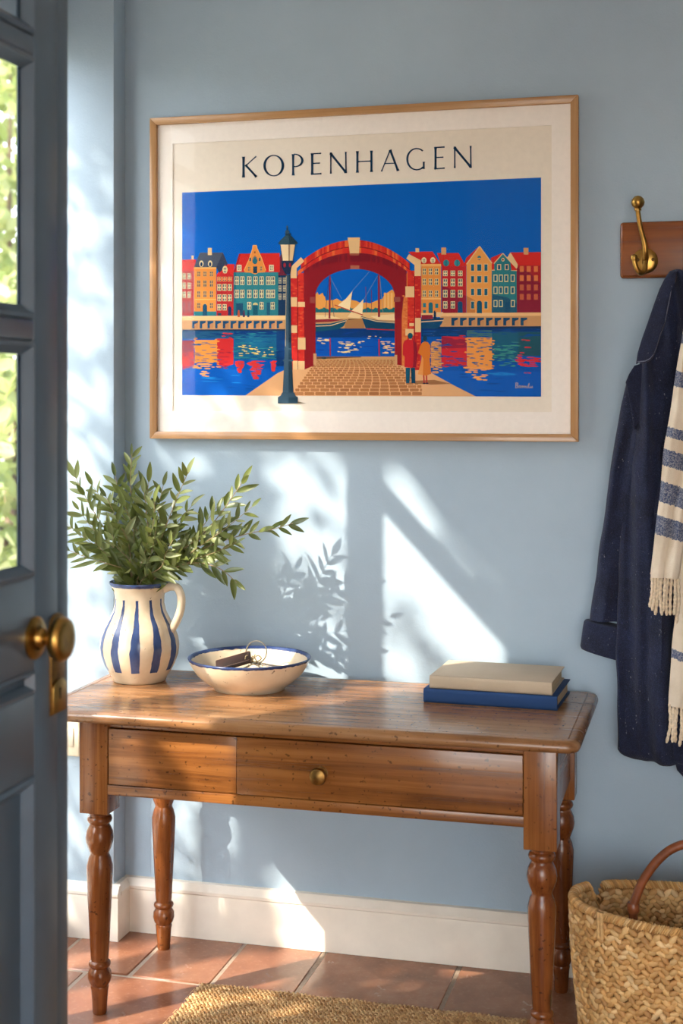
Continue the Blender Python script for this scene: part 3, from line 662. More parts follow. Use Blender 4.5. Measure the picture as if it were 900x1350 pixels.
dash(Ff, 240, 400, 155, 360, 34, (206, 44, 54), 14, 40, 4, 4); dash(Ff, 240, 400, 200, 350, 20, (30, 70, 150), 12, 34, 3, 5); dash(Ff, 180, 250, 180, 390, 30, (222, 160, 92), 8, 24, 3.5, 5)
dash(Ff, 180, 244, 200, 390, 16, (12, 80, 150), 8, 24, 3, 6)
dash(Ff, 570, 720, 190, 350, 46, (60, 146, 136), 10, 30, 3.5, 5); dash(Ff, 570, 720, 190, 340, 24, (14, 78, 136), 10, 30, 3, 6); dash(Ff, 720, 862, 290, 345, 22, (214, 46, 52), 14, 36, 5, 5); dash(Ff, 730, 800, 180, 300, 5, (206, 50, 60), 12, 26, 4, 5); dash(Ff, 770, 800, 385, 392, 2, (206, 50, 60), 8, 14, 4, 5)
dash(Ff, 130, 860, 108, 165, 40, (10, 76, 150), 16, 50, 3, 5); dash(Ff, 560, 720, 380, 440, 6, (20, 130, 206), 22, 46, 4, 4); dash(Ff, 400, 640, 420, 520, 6, (6, 72, 150), 30, 60, 3, 4); dash(Ff, 340, 400, 370, 420, 3, (10, 70, 150), 20, 40, 3, 4)
# arch interior: far town, boats
D = Z(376, 400, 5.0); Cc = Z(376, 300, 5.0)
arch_in = [(200, 600), (200, 440)] + [(460 - 262 * math.cos(a), 455 - 182 * math.sin(a)) for a in [math.pi * k / 24 for k in range(1, 24)]] + [(722, 440), (722, 600)]
Cc.p(arch_in, (0, 96, 188), 7)
Cc.p([(200, 600), (200, 440), (212, 425), (222, 445), (246, 430), (254, 450), (262, 455), (266, 480), (318, 478), (340, 468), (372, 488), (400, 470), (430, 476), (470, 484), (500, 500), (530, 494), (560, 500), (600, 482), (640, 470), (655, 440), (680, 425), (705, 408), (722, 430), (722, 600)], (232, 160, 78), 8)
for x in (650, 672, 694): Cc.r(x, 430, x + 14, 530, (240, 184, 110), 8.5)
for x in [205 + 17 * k for k in range(31)]: Cc.e(x, 552 + 6 * math.sin(x), 15, 20, (28, 108, 116), 9, 10)
Cc.r(200, 560, 722, 600, (222, 178, 120), 9.5)
D.r(200, 80, 722, 170, (196, 150, 100), 9); D.p([(400, 110), (520, 100), (520, 168), (390, 168)], (168, 120, 76), 9.5); D.r(414, 102, 486, 122, (60, 60, 60), 9.6)
D.r(200, 165, 722, 350, (6, 84, 178), 10); D.r(200, 165, 722, 225, (8, 56, 116), 10.5)
D.p([(200, 135), (300, 132), (408, 106), (385, 150), (350, 172), (200, 186)], (20, 78, 104), 11); D.ln([(200, 150), (300, 146), (404, 114)], 5, (224, 196, 150), 12); D.p([(200, 98), (390, 108), (300, 122), (200, 126)], (140, 44, 50), 10.8); D.p([(200, 75), (300, 80), (370, 100), (200, 106)], (236, 206, 150), 10.7)
D.p([(500, 84), (600, 112), (722, 122), (722, 174), (530, 164)], (18, 66, 98), 11); D.ln([(502, 92), (600, 118), (722, 128)], 5, (224, 196, 150), 12); D.ln([(535, 168), (722, 176)], 6, (190, 44, 50), 12); D.p([(560, 84), (722, 70), (722, 112), (610, 108)], (238, 208, 156), 10.7)
Cc.ln([(295, 320), (292, 600)], 9, (140, 34, 48), 13, 12); Cc.ln([(616, 312), (618, 590)], 10, (140, 34, 48), 13, 14); Cc.ln([(530, 390), (535, 560)], 3, (120, 40, 80), 13); Cc.ln([(568, 410), (570, 560)], 3, (120, 40, 80), 13)
Cc.ln([(300, 335), (372, 470)], 2.5, (120, 140, 180), 13); Cc.ln([(555, 290), (440, 420)], 2.5, (120, 140, 180), 13); Cc.ln([(608, 320), (520, 470)], 2.5, (120, 140, 180), 13); Cc.ln([(622, 320), (645, 570)], 2.5, (160, 140, 130), 13); Cc.ln([(298, 340), (322, 590)], 3, (60, 50, 80), 13); Cc.ln([(288, 340), (262, 590)], 3, (60, 50, 80), 13)
Cc.p([(442, 420), (425, 545), (345, 514), (400, 470)], (246, 220, 170), 14); Cc.p([(516, 472), (508, 572), (436, 548), (470, 520)], (246, 220, 170), 14); Cc.ln([(325, 510), (430, 548)], 6, (180, 60, 50), 14.5); Cc.ln([(430, 548), (512, 576)], 6, (180, 60, 50), 14.5)
Cc.p([(410, 590), (436, 556), (500, 578), (490, 600)], (236, 204, 150), 14)
dash(D, 350, 515, 245, 325, 34, (238, 214, 150), 6, 24, 3.2, 11.5); dash(D, 205, 285, 230, 275, 12, (238, 214, 150), 8, 22, 3, 11.5); dash(D, 640, 718, 245, 330, 22, (238, 200, 130), 8, 24, 3, 11.5); dash(D, 530, 670, 205, 235, 4, (238, 214, 150), 6, 12, 3, 11.5); dash(D, 210, 715, 180, 340, 30, (10, 60, 150), 14, 40, 2.5, 11.2)
D.ln([(295, 230), (297, 345)], 8, (160, 40, 60), 12); D.ln([(618, 235), (619, 345)], 10, (160, 40, 60), 12)
# paved quay in front, cobbles
P([(323.5, 521.5), (366, 492), (412, 471), (520, 471), (560, 487), (598, 508), (627, 522.6)], (226, 172, 122), 9)
P([(414, 470), (520, 470), (522, 482), (410, 484)], (200, 154, 104), 11)
D.p([(205, 352), (500, 350), (500, 356), (205, 368)], (110, 76, 56), 12.5); D.e(255, 360, 18, 8, (60, 70, 70), 12.6)
yy = 372.0; hh = 9.0; row = 0
while yy < 606:
    t = (yy - 372) / 235; xl = 205 - 150 * min(1, t * 1.15) + (0 if t < .5 else 0); xr = 720 + 150 * min(1, t * 1.4) + 40 * t
    sw = 22 + 54 * t; x = xl - sw * (.5 if row % 2 else 0)
    while x < xr:
        a, b = max(x + 1.5, xl), min(x + sw - 3 - 2 * t, xr)
        if b - a > 6:
            hh2 = hh * .80; j = rnd.uniform(-1, 1); cc = rnd.choice([(176, 118, 74), (186, 126, 80), (168, 110, 68), (180, 120, 72)])
            D.p([(a + 2, yy + j), (b - 3, yy), (b, yy + hh2 * .4), (b - 2, min(607, yy + hh2)), (a + 2, min(607, yy + hh2)), (a, yy + hh2 * .5)], cc, 12)
        x += sw
    yy += hh; hh = 9 + 18 * ((yy - 372) / 235); row += 1
# the brick arch
def band(rx0, ry0, rx1, ry1, cx, cy, a0, a1, c, L, n=30, Zz=Cc):
    pts = [(cx - rx1 * math.cos(a0 + (a1 - a0) * k / n), cy - ry1 * math.sin(a0 + (a1 - a0) * k / n)) for k in range(n + 1)]
    pts += [(cx - rx0 * math.cos(a1 - (a1 - a0) * k / n), cy - ry0 * math.sin(a1 - (a1 - a0) * k / n)) for k in range(n + 1)]
    # split into quads so that the ring is not one concave polygon
    for k in range(n):
        q = [pts[k], pts[k + 1], pts[2 * n + 1 - k - 1], pts[2 * n + 1 - k]]
        Zz.p(q, c(k) if callable(c) else c, L)
pi = math.pi
def outer_y(x): return 80 + 150 * (abs(x - 458) / 345) ** 2.1
def strip(x0, x1, f0, f1, c, L, n):
    for k in range(n):
        a, b = x0 + (x1 - x0) * k / n, x0 + (x1 - x0) * (k + 1) / n
        Cc.p([(a, f0(a)), (b, f0(b)), (b, f1(b)), (a, f1(a))], c(k) if callable(c) else c, L)
brk = lambda k: rnd.choice([(206, 46, 38), (196, 40, 36), (214, 66, 42), (186, 38, 38), (206, 46, 38), (226, 104, 52)])
f_out = lambda x: 82 + 142 * (abs(x - 455) / 350) ** 2.0
f_mid = lambda x: 128 + 132 * (abs(x - 458) / 340) ** 2.0
f_in = lambda x: 168 + 118 * (abs(x - 460) / 340) ** 2.2
f_hole = lambda x: 455 - 182 * math.sqrt(max(0, 1 - ((x - 460) / 262) ** 2)) if abs(x - 460) < 262 else 455
# side piers
D.r(36, -180, 82, 436, (196, 42, 40), 15); D.r(82, -200, 128, 436, (210, 50, 40), 15); D.p([(122, -210), (200, -60), (200, 405), (128, 436)], (142, 26, 34), 15)
Cc.p([(122, 290), (200, 430), (200, 640), (122, 640)], (142, 26, 34), 15.2)
D.r(852, -180, 894, 440, (190, 40, 40), 15); D.r(806, -215, 852, 260, (206, 50, 40), 15); D.p([(722, -60), (768, -130), (768, 410), (722, 400)], (150, 30, 36), 15); D.p([(768, 410), (768, -80), (806, -215), (806, 415)], (218, 120, 60), 15)
Cc.p([(722, 440), (720, 600), (766, 600), (800, 285), (770, 250)], (132, 26, 36), 15.3)
strip(122, 800, f_in, f_hole, (140, 27, 37), 15.5, 60)
strip(128, 796, f_in, lambda x: f_in(x) + 58 - 30 * abs(x - 460) / 340, (118, 24, 38), 15.6, 50)
strip(82, 850, f_mid, lambda x: max(f_in(x), f_mid(x) + 8), brk, 16, 44)
strip(104, 820, f_out, f_mid, brk, 16.2, 62)
strip(104, 820, lambda x: f_mid(x) - 3, lambda x: f_mid(x) + 3, (110, 24, 30), 16.4, 60)
for zc, (xa, xb), ya, yb in ((D, (38, 80), -170, 430), (D, (84, 126), -190, 430), (D, (808, 850), -190, 250), (D, (854, 892), -170, 430)):
    y = ya; r = 0
    while y < yb:
        x = xa - (10 if r % 2 else 0)
        while x < xb:
            if rnd.random() < .5: zc.r(max(x, xa) + 1, y + 1, min(x + 20, xb) - 1, y + 9, rnd.choice([(214, 62, 46), (184, 36, 38), (222, 84, 50), (198, 44, 40)]), 15.6)
            x += 21
        y += 11; r += 1
for _ in range(90):
    x = rnd.uniform(770, 800); y = rnd.uniform(-60, 400); D.r(x, y, min(x + 14, 805), y + 6, rnd.choice([(226, 134, 70), (208, 100, 52)]), 15.6)
D.r(81, -190, 85, 436, (90, 22, 30), 16); D.r(850, -190, 854, 436, (110, 24, 32), 16)
STN = (230, 190, 136)
Cc.p([(412, 66), (492, 66), (486, 182), (428, 182)], STN, 17); Cc.p([(428, 170), (486, 170), (486, 184), (428, 184)], (160, 90, 66), 17.2); Cc.r(430, 250, 488, 274, (172, 98, 76), 17)
Cc.p([(36, 334), (36, 262), (104, 196), (126, 222), (76, 268), (76, 334)], STN, 17)
Cc.p([(798, 204), (816, 176), (894, 216), (894, 320), (852, 320), (852, 248)], STN, 17)
for (x0, y0, x1, y1) in ((36, 460, 78, 522), (84, 490, 130, 524), (792, 388, 850, 460)): Cc.r(x0, y0, x1, y1, STN, 17)
Cc.r(164, 458, 200, 498, (150, 70, 64), 17); Cc.r(716, 458, 758, 490, (150, 80, 68), 17)
for (x0, y0, x1, y1) in ((36, 145, 78, 194), (84, 226, 134, 304), (50, 378, 82, 436), (85, 380, 128, 436), (856, 96, 894, 190), (818, 130, 848, 150), (792, 168, 846, 212)): D.r(x0, y0, x1, y1, STN, 17)
D.r(720, 340, 738, 410, (206, 156, 110), 17); D.r(186, 330, 206, 405, (206, 156, 110), 16)
# couple
D.p([(786, 246), (808, 236), (844, 236), (866, 262), (872, 340), (862, 420), (836, 425), (786, 420), (788, 350), (774, 340), (776, 270)], (198, 38, 46), 19); D.p([(842, 240), (866, 262), (872, 340), (862, 420), (842, 424), (848, 330)], (142, 28, 46), 19.5); D.e(824, 214, 17, 20, (20, 74, 90), 20); D.r(816, 226, 834, 240, (206, 140, 100), 19.8)
D.p([(793, 424), (824, 424), (818, 526), (796, 526)], (22, 84, 110), 19); D.p([(828, 424), (856, 424), (858, 526), (832, 526)], (16, 68, 96), 19); D.p([(858, 512), (935, 518), (930, 532), (850, 530)], (150, 104, 66), 18)
g = Ff
g.p([(128, 196), (160, 194), (176, 215), (178, 270), (172, 300), (182, 392), (150, 404), (98, 395), (118, 320), (122, 280), (100, 262), (112, 220)], (208, 116, 42), 19); g.p([(98, 395), (118, 320), (124, 282), (134, 300), (130, 400)], (226, 150, 80), 19.5)
g.e(143, 172, 13, 18, (20, 62, 90), 20); g.r(136, 184, 150, 194, (190, 110, 70), 19.8); g.ln([(135, 400), (138, 452)], 9, (186, 60, 50), 18.5); g.ln([(152, 400), (154, 452)], 9, (186, 60, 50), 18.5); g.e(138, 452, 9, 5, (50, 40, 60), 19); g.e(156, 452, 9, 5, (50, 40, 60), 19); g.p([(80, 436), (200, 430), (310, 455), (180, 460), (90, 450)], (160, 110, 72), 18)
# street lamp printed over the picture edge
H = Z(365, 290, 5.4); LC, LD = (58, 84, 102), (30, 56, 74)
H.p([(66, 390), (98, 390), (102, 900), (112, 1230), (42, 1230), (58, 900)], LC, 21); H.p([(84, 390), (98, 390), (104, 900), (118, 1230), (84, 1230)], LD, 22); H.ln([(68, 400), (62, 900)], 3, (190, 170, 130), 22.5)
H.p([(38, 1228), (124, 1228), (134, 1252), (150, 1262), (150, 1306), (8, 1306), (8, 1262), (28, 1250)], (50, 74, 92), 23); H.p([(84, 1262), (150, 1262), (150, 1306), (84, 1306)], LD, 23.5)
H.ln([(42, 1000), (116, 1000)], 12, LC, 23); H.ln([(52, 918), (108, 918)], 10, LC, 23)
H.p([(24, 170), (132, 170), (112, 290), (42, 290)], (236, 210, 166), 22); H.p([(82, 170), (96, 170), (92, 290), (84, 290)], (150, 120, 96), 22.5); H.p([(96, 170), (132, 170), (112, 290), (92, 290)], (222, 188, 140), 22.3)
H.ln([(24, 170), (42, 292)], 4, LD, 23); H.ln([(132, 170), (114, 292)], 4, LD, 23)
H.p([(8, 168), (30, 140), (64, 108), (98, 108), (128, 140), (152, 165), (136, 176), (22, 176)], (48, 76, 90), 23); H.p([(84, 108), (98, 108), (128, 140), (152, 165), (92, 172)], LD, 23.5)
H.p([(56, 96), (104, 96), (98, 110), (62, 110)], LD, 24); H.e(74, 86, 15, 13, LC, 24); H.ln([(74, 42), (74, 80)], 9, LD, 24); H.e(74, 50, 6, 10, LC, 24)
H.p([(32, 290), (122, 290), (104, 340), (98, 385), (60, 385), (36, 340)], (22, 44, 74), 22); H.e(56, 322, 9, 16, (150, 36, 50), 23); H.e(94, 322, 8, 16, (150, 36, 50), 23)
H.p([(150, 1292), (210, 1306), (150, 1307)], (120, 104, 84), 21)
# lettering
INK = (24, 54, 82); G1 = Z(310, 185, 5.625); G2 = Z(465, 185, 5.294)
def stem(G, x0, y0, x1, y1, w_):
    d = math.hypot(x1 - x0, y1 - y0); ux, uy = (x1 - x0) / d, (y1 - y0) / d; n = 8
    for k in range(n):
        a, b = k / n, (k + 1) / n
        wf = lambda t: w_ * (1 + .42 * max(0, abs(t - .5) * 2 - .72) / .28)
        G.p([(x0 + ux * d * a - uy * wf(a) / 2, y0 + uy * d * a + ux * wf(a) / 2), (x0 + ux * d * b - uy * wf(b) / 2, y0 + uy * d * b + ux * wf(b) / 2), (x0 + ux * d * b + uy * wf(b) / 2, y0 + uy * d * b - ux * wf(b) / 2), (x0 + ux * d * a + uy * wf(a) / 2, y0 + uy * d * a - ux * wf(a) / 2)], INK, 8 + k * .02)
def arc(G, cx, cy, rx, ry, a0, a1, wx, wy, n=26):
    for k in range(n):
        q = []
        for t, s_ in ((k, 1), (k + 1.05, 1), (k + 1.05, -1), (k, -1)):
            a = R(a0 + (a1 - a0) * t / n); q.append((cx + (rx + s_ * wx / 2) * math.cos(a), cy + (ry + s_ * wy / 2) * math.sin(a)))
        G.p(q, INK, 8)
stem(G1, 62, 122, 62, 276, 17); stem(G1, 76, 192, 156, 119, 8); stem(G1, 76, 182, 158, 272, 15)
arc(G1, 286, 188, 68, 76, 0, 360, 19, 8, 40)
stem(G1, 430, 103, 430, 261, 16); arc(G1, 440, 150, 58, 46, -95, 95, 17, 8)
stem(G1, 571, 97, 571, 254, 17); stem(G1, 564, 101, 637, 97, 9); stem(G1, 575, 172, 629, 169, 9); stem(G1, 564, 252, 640, 247, 10)
stem(G1, 709, 90, 709, 248, 10); stem(G1, 706, 96, 822, 240, 16); stem(G1, 820, 86, 822, 244, 10)
stem(G2, 32, 76, 32, 226, 15); stem(G2, 130, 72, 130, 222, 15); stem(G2, 38, 149, 124, 145, 8)
stem(G2, 259, 72, 200, 218, 8); stem(G2, 260, 66, 316, 214, 15); stem(G2, 222, 163, 297, 160, 7)
arc(G2, 446, 132, 66, 74, -50, -312, 14, 9, 34); stem(G2, 495, 150, 495, 200, 13)
stem(G2, 577, 48, 577, 203, 15); stem(G2, 571, 51, 640, 47, 9); stem(G2, 581, 121, 632, 118, 8); stem(G2, 571, 200, 641, 194, 9)
stem(G2, 711, 44, 711, 194, 10); stem(G2, 708, 49, 824, 188, 15); stem(G2, 822, 39, 824, 193, 10)
S = Z(678, 504, 7.0); SC = (206, 176, 150)
S.ln([(14, 6), (10, 52)], 5, SC, 9); S.ln([(8, 8), (26, 4), (34, 14), (18, 26), (34, 36), (24, 52), (8, 52)], 5, SC, 9)
S.ln([(40, 52), (44, 32), (54, 30), (54, 40), (50, 52), (62, 48), (68, 32), (76, 34), (74, 52), (84, 34), (94, 34), (92, 52), (104, 34), (112, 36), (106, 52), (120, 50), (132, 10), (138, 12), (126, 52), (140, 50), (146, 34), (142, 52), (156, 46), (166, 34), (158, 52), (172, 48)], 3.6, SC, 9)
PRINT = m_vcol('poster_inks', .8); PRINT.node_tree.nodes['Principled BSDF'].inputs['Specular IOR Level'].default_value = .1
art = ppart('printed_picture', ART, PRINT, 0, 'printed harbour scene with a red brick arch, gabled houses and the word KOPENHAGEN')

# ------------------------------------------------------------------ coat rack
DSCREW = m_plain('dark_screw', (84, 62, 36), .4, 1.0, bump=0)
rk = thing('coat_rack', 'dark wooden wall board with round brass coat hooks, above the coat', 'coat rack', (.3, -.01, 1.98))
ra, rb = at(817, 293, -.026), at(817, 367, -.026)
m = MB().box(ra.x, .78, -.026, -.001, rb.z, ra.z)
keep(m.build('board', WALNUT, bevel=.009, seg=4), rk)
def hook():
    o = bpy.data.objects.new('hook', None)
    pl = MB().lathe([(.034, 0), (.034, -.002), (.031, -.005), (.022, -.008), (.001, -.009)], 36, 0, 0, 0, 'y')
    pl.tube(smoothpath([(0, -.008, -.006), (.002, -.028, .014), (.000, -.036, .045), (-.010, -.046, .085), (-.015, -.056, .120), (-.016, -.060, .134)], 6), [.0085] * 6 + [.0075] * 8 + [.0062] * 17, 14)
    pl.lathe([(.001, -.018), (.009, -.0156), (.0156, -.009), (.018, 0), (.0156, .009), (.009, .0156), (.001, .018)], 24, -.016, -.061, .150)
    pl.lathe([(.009, 0), (.0095, .004), (.008, .008)], 20, -.016, -.060, .128)
    pl.tube(smoothpath([(0, -.010, .012), (.001, -.022, -.006), (0, -.030, -.026), (-.008, -.044, -.036), (-.018, -.054, -.028), (-.024, -.058, -.010), (-.026, -.058, .002)], 6), [.0070] * 24 + [.0062] * 13, 14)
    pl.lathe([(.001, -.010), (.007, -.007), (.0095, 0), (.007, .007), (.001, .010)], 18, -.026, -.058, .004)
    return pl
hc = at(850, 344, -.03)
for i, hx in enumerate((hc.x, hc.x + .155, hc.x + .31, hc.x + .465, hc.x + .62)):
    if i == 0: h0 = hook().build('hook', BRASS, smooth=True); h = h0
    else: h = h0.copy(); COL.objects.link(h)
    h.location = (hx, -.0265, hc.z); h.parent = rk; h.matrix_parent_inverse = Matrix.Translation(-Vector(rk.location))
    for sx in (-.019, .021):
        s_ = MB().lathe([(.0044, .003), (.0044, -.0018), (.0032, -.0026), (.001, -.0028)], 14, 0, 0, 0, 'y').build('screw', DSCREW, h, loc=(sx, -.0082, .003), smooth=True)

# ------------------------------------------------------------------ coat
def m_denim():
    m = NT('dark_navy_wool', .9); v = m.coords((1, 1, 1)); n = m.noise(v, 420, 3, .7); b = m.noise(v, 14, 5, .6); lint = m.noise(m.coords((1, 1, .6)), 150, 2)
    c = m.ramp(b, [(.3, (12, 17, 36)), (.7, (24, 33, 62))]); c = m.mix(m.math('MULTIPLY', m.ramp(n, [(.45, (0, 0, 0)), (.8, (255, 255, 255))]), .5), c, (64, 78, 122))
    c = m.mix(m.math('MULTIPLY', m.ramp(lint, [(.69, (0, 0, 0)), (.76, (255, 255, 255))]), .6), c, (150, 150, 160)); m.col(c)
    bb = m.bump(n, .8, .0016); m.bump(b, .8, .012, bb)
    try: m.b.inputs['Sheen Weight'].default_value = .06
    except Exception: pass
    return m.m
WOOL = m_denim()
CY = -.10
coat = thing('coat', 'dark navy coat hanging from the rack beside the table', 'coat', at(905, 1000, -.05))
def cpart(name, m, mat=WOOL, bev=0, label=None, ang=60): return keep(m.build(name, mat, bevel=bev, smooth=True, label=label, ang=ang), coat)
def garment(tab, vs_, yb, folds, n=56, seed=1, p=2.6):
    """tab rows: v, uL, uR, y_front ; closed rings between y_front and yb"""
    rings = []
    for v in vs_:
        ul, ur, yf = lerp_tab(tab, v); a, b = at(ul, v, (yf + yb) / 2), at(ur, v, (yf + yb) / 2)
        xc, hw_, yc_, hd = (a.x + b.x) / 2, (b.x - a.x) / 2, (yf + yb) / 2, (yb - yf) / 2; z = (a.z + b.z) / 2; ring = []
        for k in range(n):
            t = 2 * pi * k / n; c_, s_ = math.cos(t), math.sin(t)
            x = math.copysign(abs(c_) ** (2 / p), c_); y = math.copysign(abs(s_) ** (2 / p), s_)
            f = 0
            if s_ < 0:
                for (amp, fr, ph, sl) in folds: f += amp * math.sin(fr * x * hw_ + ph + sl * z)
                f += .010 * mnoise.noise(Vector((x * hw_ * 9, z * 4, seed))) + .005 * mnoise.noise(Vector((x * hw_ * 22, z * 13, seed)))
                f *= abs(s_) ** .5
            e = .004 * mnoise.noise(Vector((z * 9, seed * 3.1, c_ * 2)))
            ring.append(Vector((xc + hw_ * x + e, yc_ + hd * y + f, z)))
        rings.append(ring)
    return MB().loft(rings)
body_tab = [(357, 885, 900, -.088), (364, 879, 912, -.096), (380, 871, 928, -.100), (430, 853, 952, -.115), (474, 843, 966, -.125), (561, 834, 980, -.13), (620, 822, 988, -.135), (700, 818, 994, -.14), (807, 813.5, 1000, -.145), (869, 811.5, 1002, -.15), (931, 813.5, 1004, -.15), (992, 814.5, 1006, -.148), (1000, 820, 1004, -.143), (1004, 832, 996, -.13)]
bo = cpart('body', garment(body_tab, [357, 360, 364, 370, 378] + list(range(386, 990, 9)) + [992, 997, 1001, 1004], -.034, [(.018, 48, .4, 1.9), (.009, 105, 1.0, -2.2), (.004, 190, 0, 3)], 96))
slv_tab = [(486, 834, 852, -.085), (505, 825, 866, -.10), (548, 817, 862, -.108), (580, 810, 856, -.108), (620, 804, 846, -.106), (698, 794.5, 836, -.104), (760, 785.5, 830, -.102), (818, 777, 828, -.102)]
cpart('sleeve', garment(slv_tab, [486, 490, 496] + list(range(505, 815, 8)) + [818], -.045, [(.006, 95, 1.5, 5), (.003, 160, .3, -7)], 64, 4))
# cuff: slightly wider turned-up ring, slanted
rings = []
for t, ex in ((0, -.004), (.03, 0), (.08, .002), (.3, .003), (.6, .003), (.92, .003), (1, .000), (1, -.006)):
    ul, ur = 771 + (766 - 771) * t, 832; va, vb = 816 + 38 * t, 829 + 44 * t
    a, b = at(ul, va, -.072), at(ur, vb, -.072); ring = []
    for k in range(48):
        an = 2 * pi * k / 48; c_, s_ = math.cos(an), math.sin(an); x = math.copysign(abs(c_) ** .8, c_); y = math.copysign(abs(s_) ** .8, s_)
        q = a.lerp(b, (x * (1 + ex / .06) + 1) / 2); q.y = -.072 + y * (.036 + ex); ring.append(q)
    rings.append(ring)
cpart('cuff', MB().loft(rings), label='turned-up cuff')
tb2 = [(880, 850, 985, -.05), (960, 872, 990, -.09), (1006, 889, 1000, -.10), (1018, 892, 1004, -.10), (1026, 899, 1004, -.09)]
cpart('back_hem', garment(tb2, [960, 975, 990, 1005, 1012, 1018, 1023, 1026], -.033, [(.006, 70, 0, 2)], 48, 8), label='lower back hem of the coat')
def flap(pts, yf, bulge, th):
    n = len(pts); o_ = [at(u, v, yf(u, v)) for u, v in pts]; c = sum(o_, Vector()) / n; m = MB()
    lay = []
    for s_, dy in ((1, th), (1.0, 0), (.985, -bulge * .45), (.93, -bulge * .8), (.75, -bulge), (.4, -bulge * 1.05)):
        lay.append([c + (p - c) * s_ + Vector((0, dy, 0)) for p in o_])
    m.loft(lay); return m
fs_ = [(883, 357), (893, 357), (890, 372), (885.5, 375), (884, 388), (881, 402), (877, 425), (870, 443), (865, 460), (861, 470), (857, 475), (850, 478.5), (843, 477), (838, 480), (840, 466), (846, 446), (852.5, 428), (861, 403), (869, 381), (877, 365)]
cpart('collar', flap(fs_, lambda u, v: -.112 - .06 * (v - 357) / 123, .010, .02), label='folded collar flap with a stitched edge')
st_ = [(885, 375), (883.5, 388), (880.5, 402), (876, 424), (869.5, 441), (864, 459), (860, 468.5), (856, 473), (850, 476), (840, 477)]
STI = m_plain('pale_thread', (120, 126, 150), .8, bump=0)
cpart('stitching', MB().tube([at(u, v, -.112 - .06 * (v - 357) / 123 - .0068) for u, v in st_], .0014, 6), STI, label='pale stitching along the collar')
fs2 = [(836, 482), (850, 478), (866, 470), (866, 500), (858, 524), (848, 546), (836, 566), (832.5, 548), (829, 526), (824.5, 504), (829, 493)]
cpart('lapel', flap(fs2, lambda u, v: -.134 + .036 * (u - 824) / 42, .003, .05), label='dark turned lapel below the collar')

# ------------------------------------------------------------------ scarf
def zof(u, v, y=-.19): q = at(u, v, y); return q.z + .30 * q.x
def m_scarf(name, bands):
    m = NT(name, .95); tc = m.n('ShaderNodeTexCoord'); sp = m.n('ShaderNodeSeparateXYZ'); m.l(tc.outputs['Object'], sp.inputs[0])
    s = m.math('ADD', sp.outputs[2], m.math('MULTIPLY', sp.outputs[0], .30)); nz = m.noise(m.coords((1, 1, 1)), 160, 3)
    s = m.math('ADD', s, m.math('MULTIPLY', m.math('SUBTRACT', nz, .5), .012)); tot = None
    for lo, hi in bands:
        b = m.math('MULTIPLY', m.math('GREATER_THAN', s, lo), m.math('LESS_THAN', s, hi)); tot = b if tot is None else m.math('MAXIMUM', tot, b)
    base = m.ramp(m.noise(m.coords((10, 10, 10)), 1, 4), [(.3, (212, 196, 172)), (.7, (234, 221, 200))])
    fl_ = m.ramp(m.noise(m.coords((300, 300, 300)), 1, 2), [(.40, (62, 76, 110)), (.66, (150, 152, 160))])
    m.col(m.mix(tot, base, fl_)); m.bump(m.noise(m.coords((1, 1, 1)), 330, 3), .6, .0018)
    return m.m
def bnd(u, v0, v1): return (zof(u, v1), zof(u, v0))
S1 = m_scarf('scarf_wool', [bnd(893, 489, 510), bnd(881, 562, 575), bnd(876, 591, 613), bnd(871, 633, 660), bnd(866, 677, 702), bnd(896, 440, 452)])
S2 = m_scarf('scarf_wool_back', [bnd(888, 856, 868), bnd(888, 700, 716)])
sc = thing('scarf', 'cream wool scarf with blue stripes and fringed ends, hanging over the coat', 'scarf', at(915, 900, -.18))
def scpart(name, m, mat, label=None): return keep(m.build(name, mat, smooth=True, label=label, ang=70), sc)
t1 = [(330, 925, 955, -.222), (350, 915, 960, -.222), (400, 905, 948, -.224), (447, 898, 944, -.226), (507, 888, 936, -.228), (595, 875, 924, -.23), (640, 870, 916, -.23), (700, 864, 903, -.23), (754, 857.5, 896, -.23), (764, 857.8, 894, -.23)]
fr1 = garment(t1, [330, 336, 343, 350] + list(range(360, 754, 8)) + [757, 761], -.200, [(.007, 130, 0, 1.2), (.003, 260, 1, 0)], 48, 5, 3)
scpart('front_end', fr1, S1)
t2 = [(420, 915, 960, -.19), (600, 900, 955, -.192), (700, 894, 950, -.192), (769, 890, 948, -.192), (822, 889, 946, -.192), (925, 880, 940, -.19), (932, 880.5, 940, -.19)]
scpart('rear_end', garment(t2, [420] + list(range(430, 925, 9)) + [929, 932], -.172, [(.004, 120, 1, 1.2)], 40, 6, 3), S2)
FRG = m_plain('fringe_wool', (224, 206, 178), .95, nscale=150, var=.1, bump=.5, bd=.002)
def fringe(ul, ur, v0a, v0b, v1a, v1b, n, y, sd):
    r2 = random.Random(sd)
    for k in range(n):
        t = (k + .5) / n; u0 = ul + (ur - ul) * t; v0 = v0a + (v0b - v0a) * t; v1 = v1a + (v1b - v1a) * t + r2.uniform(-5, 5)
        p0 = at(u0, v0 - 3, y); p1 = at(u0 - 1 + r2.uniform(-2, 2), (v0 + v1) / 2, y - r2.uniform(0, .012)); p2 = at(u0 - 2 + r2.uniform(-2.5, 2.5), v1, y + r2.uniform(-.01, .006))
        pth = smoothpath([p0, p1, p2], 9); m = MB()
        m.tube(pth, [.0042 + .0009 * math.sin(i * 2.1) - (.0015 if i == len(pth) - 1 else 0) for i in range(len(pth))], 8)
        scpart('fringe', m, FRG)
fringe(857, 896, 757, 766, 803, 818, 9, -.216, 1)
fringe(880, 940, 930, 945, 974, 992, 12, -.183, 2)

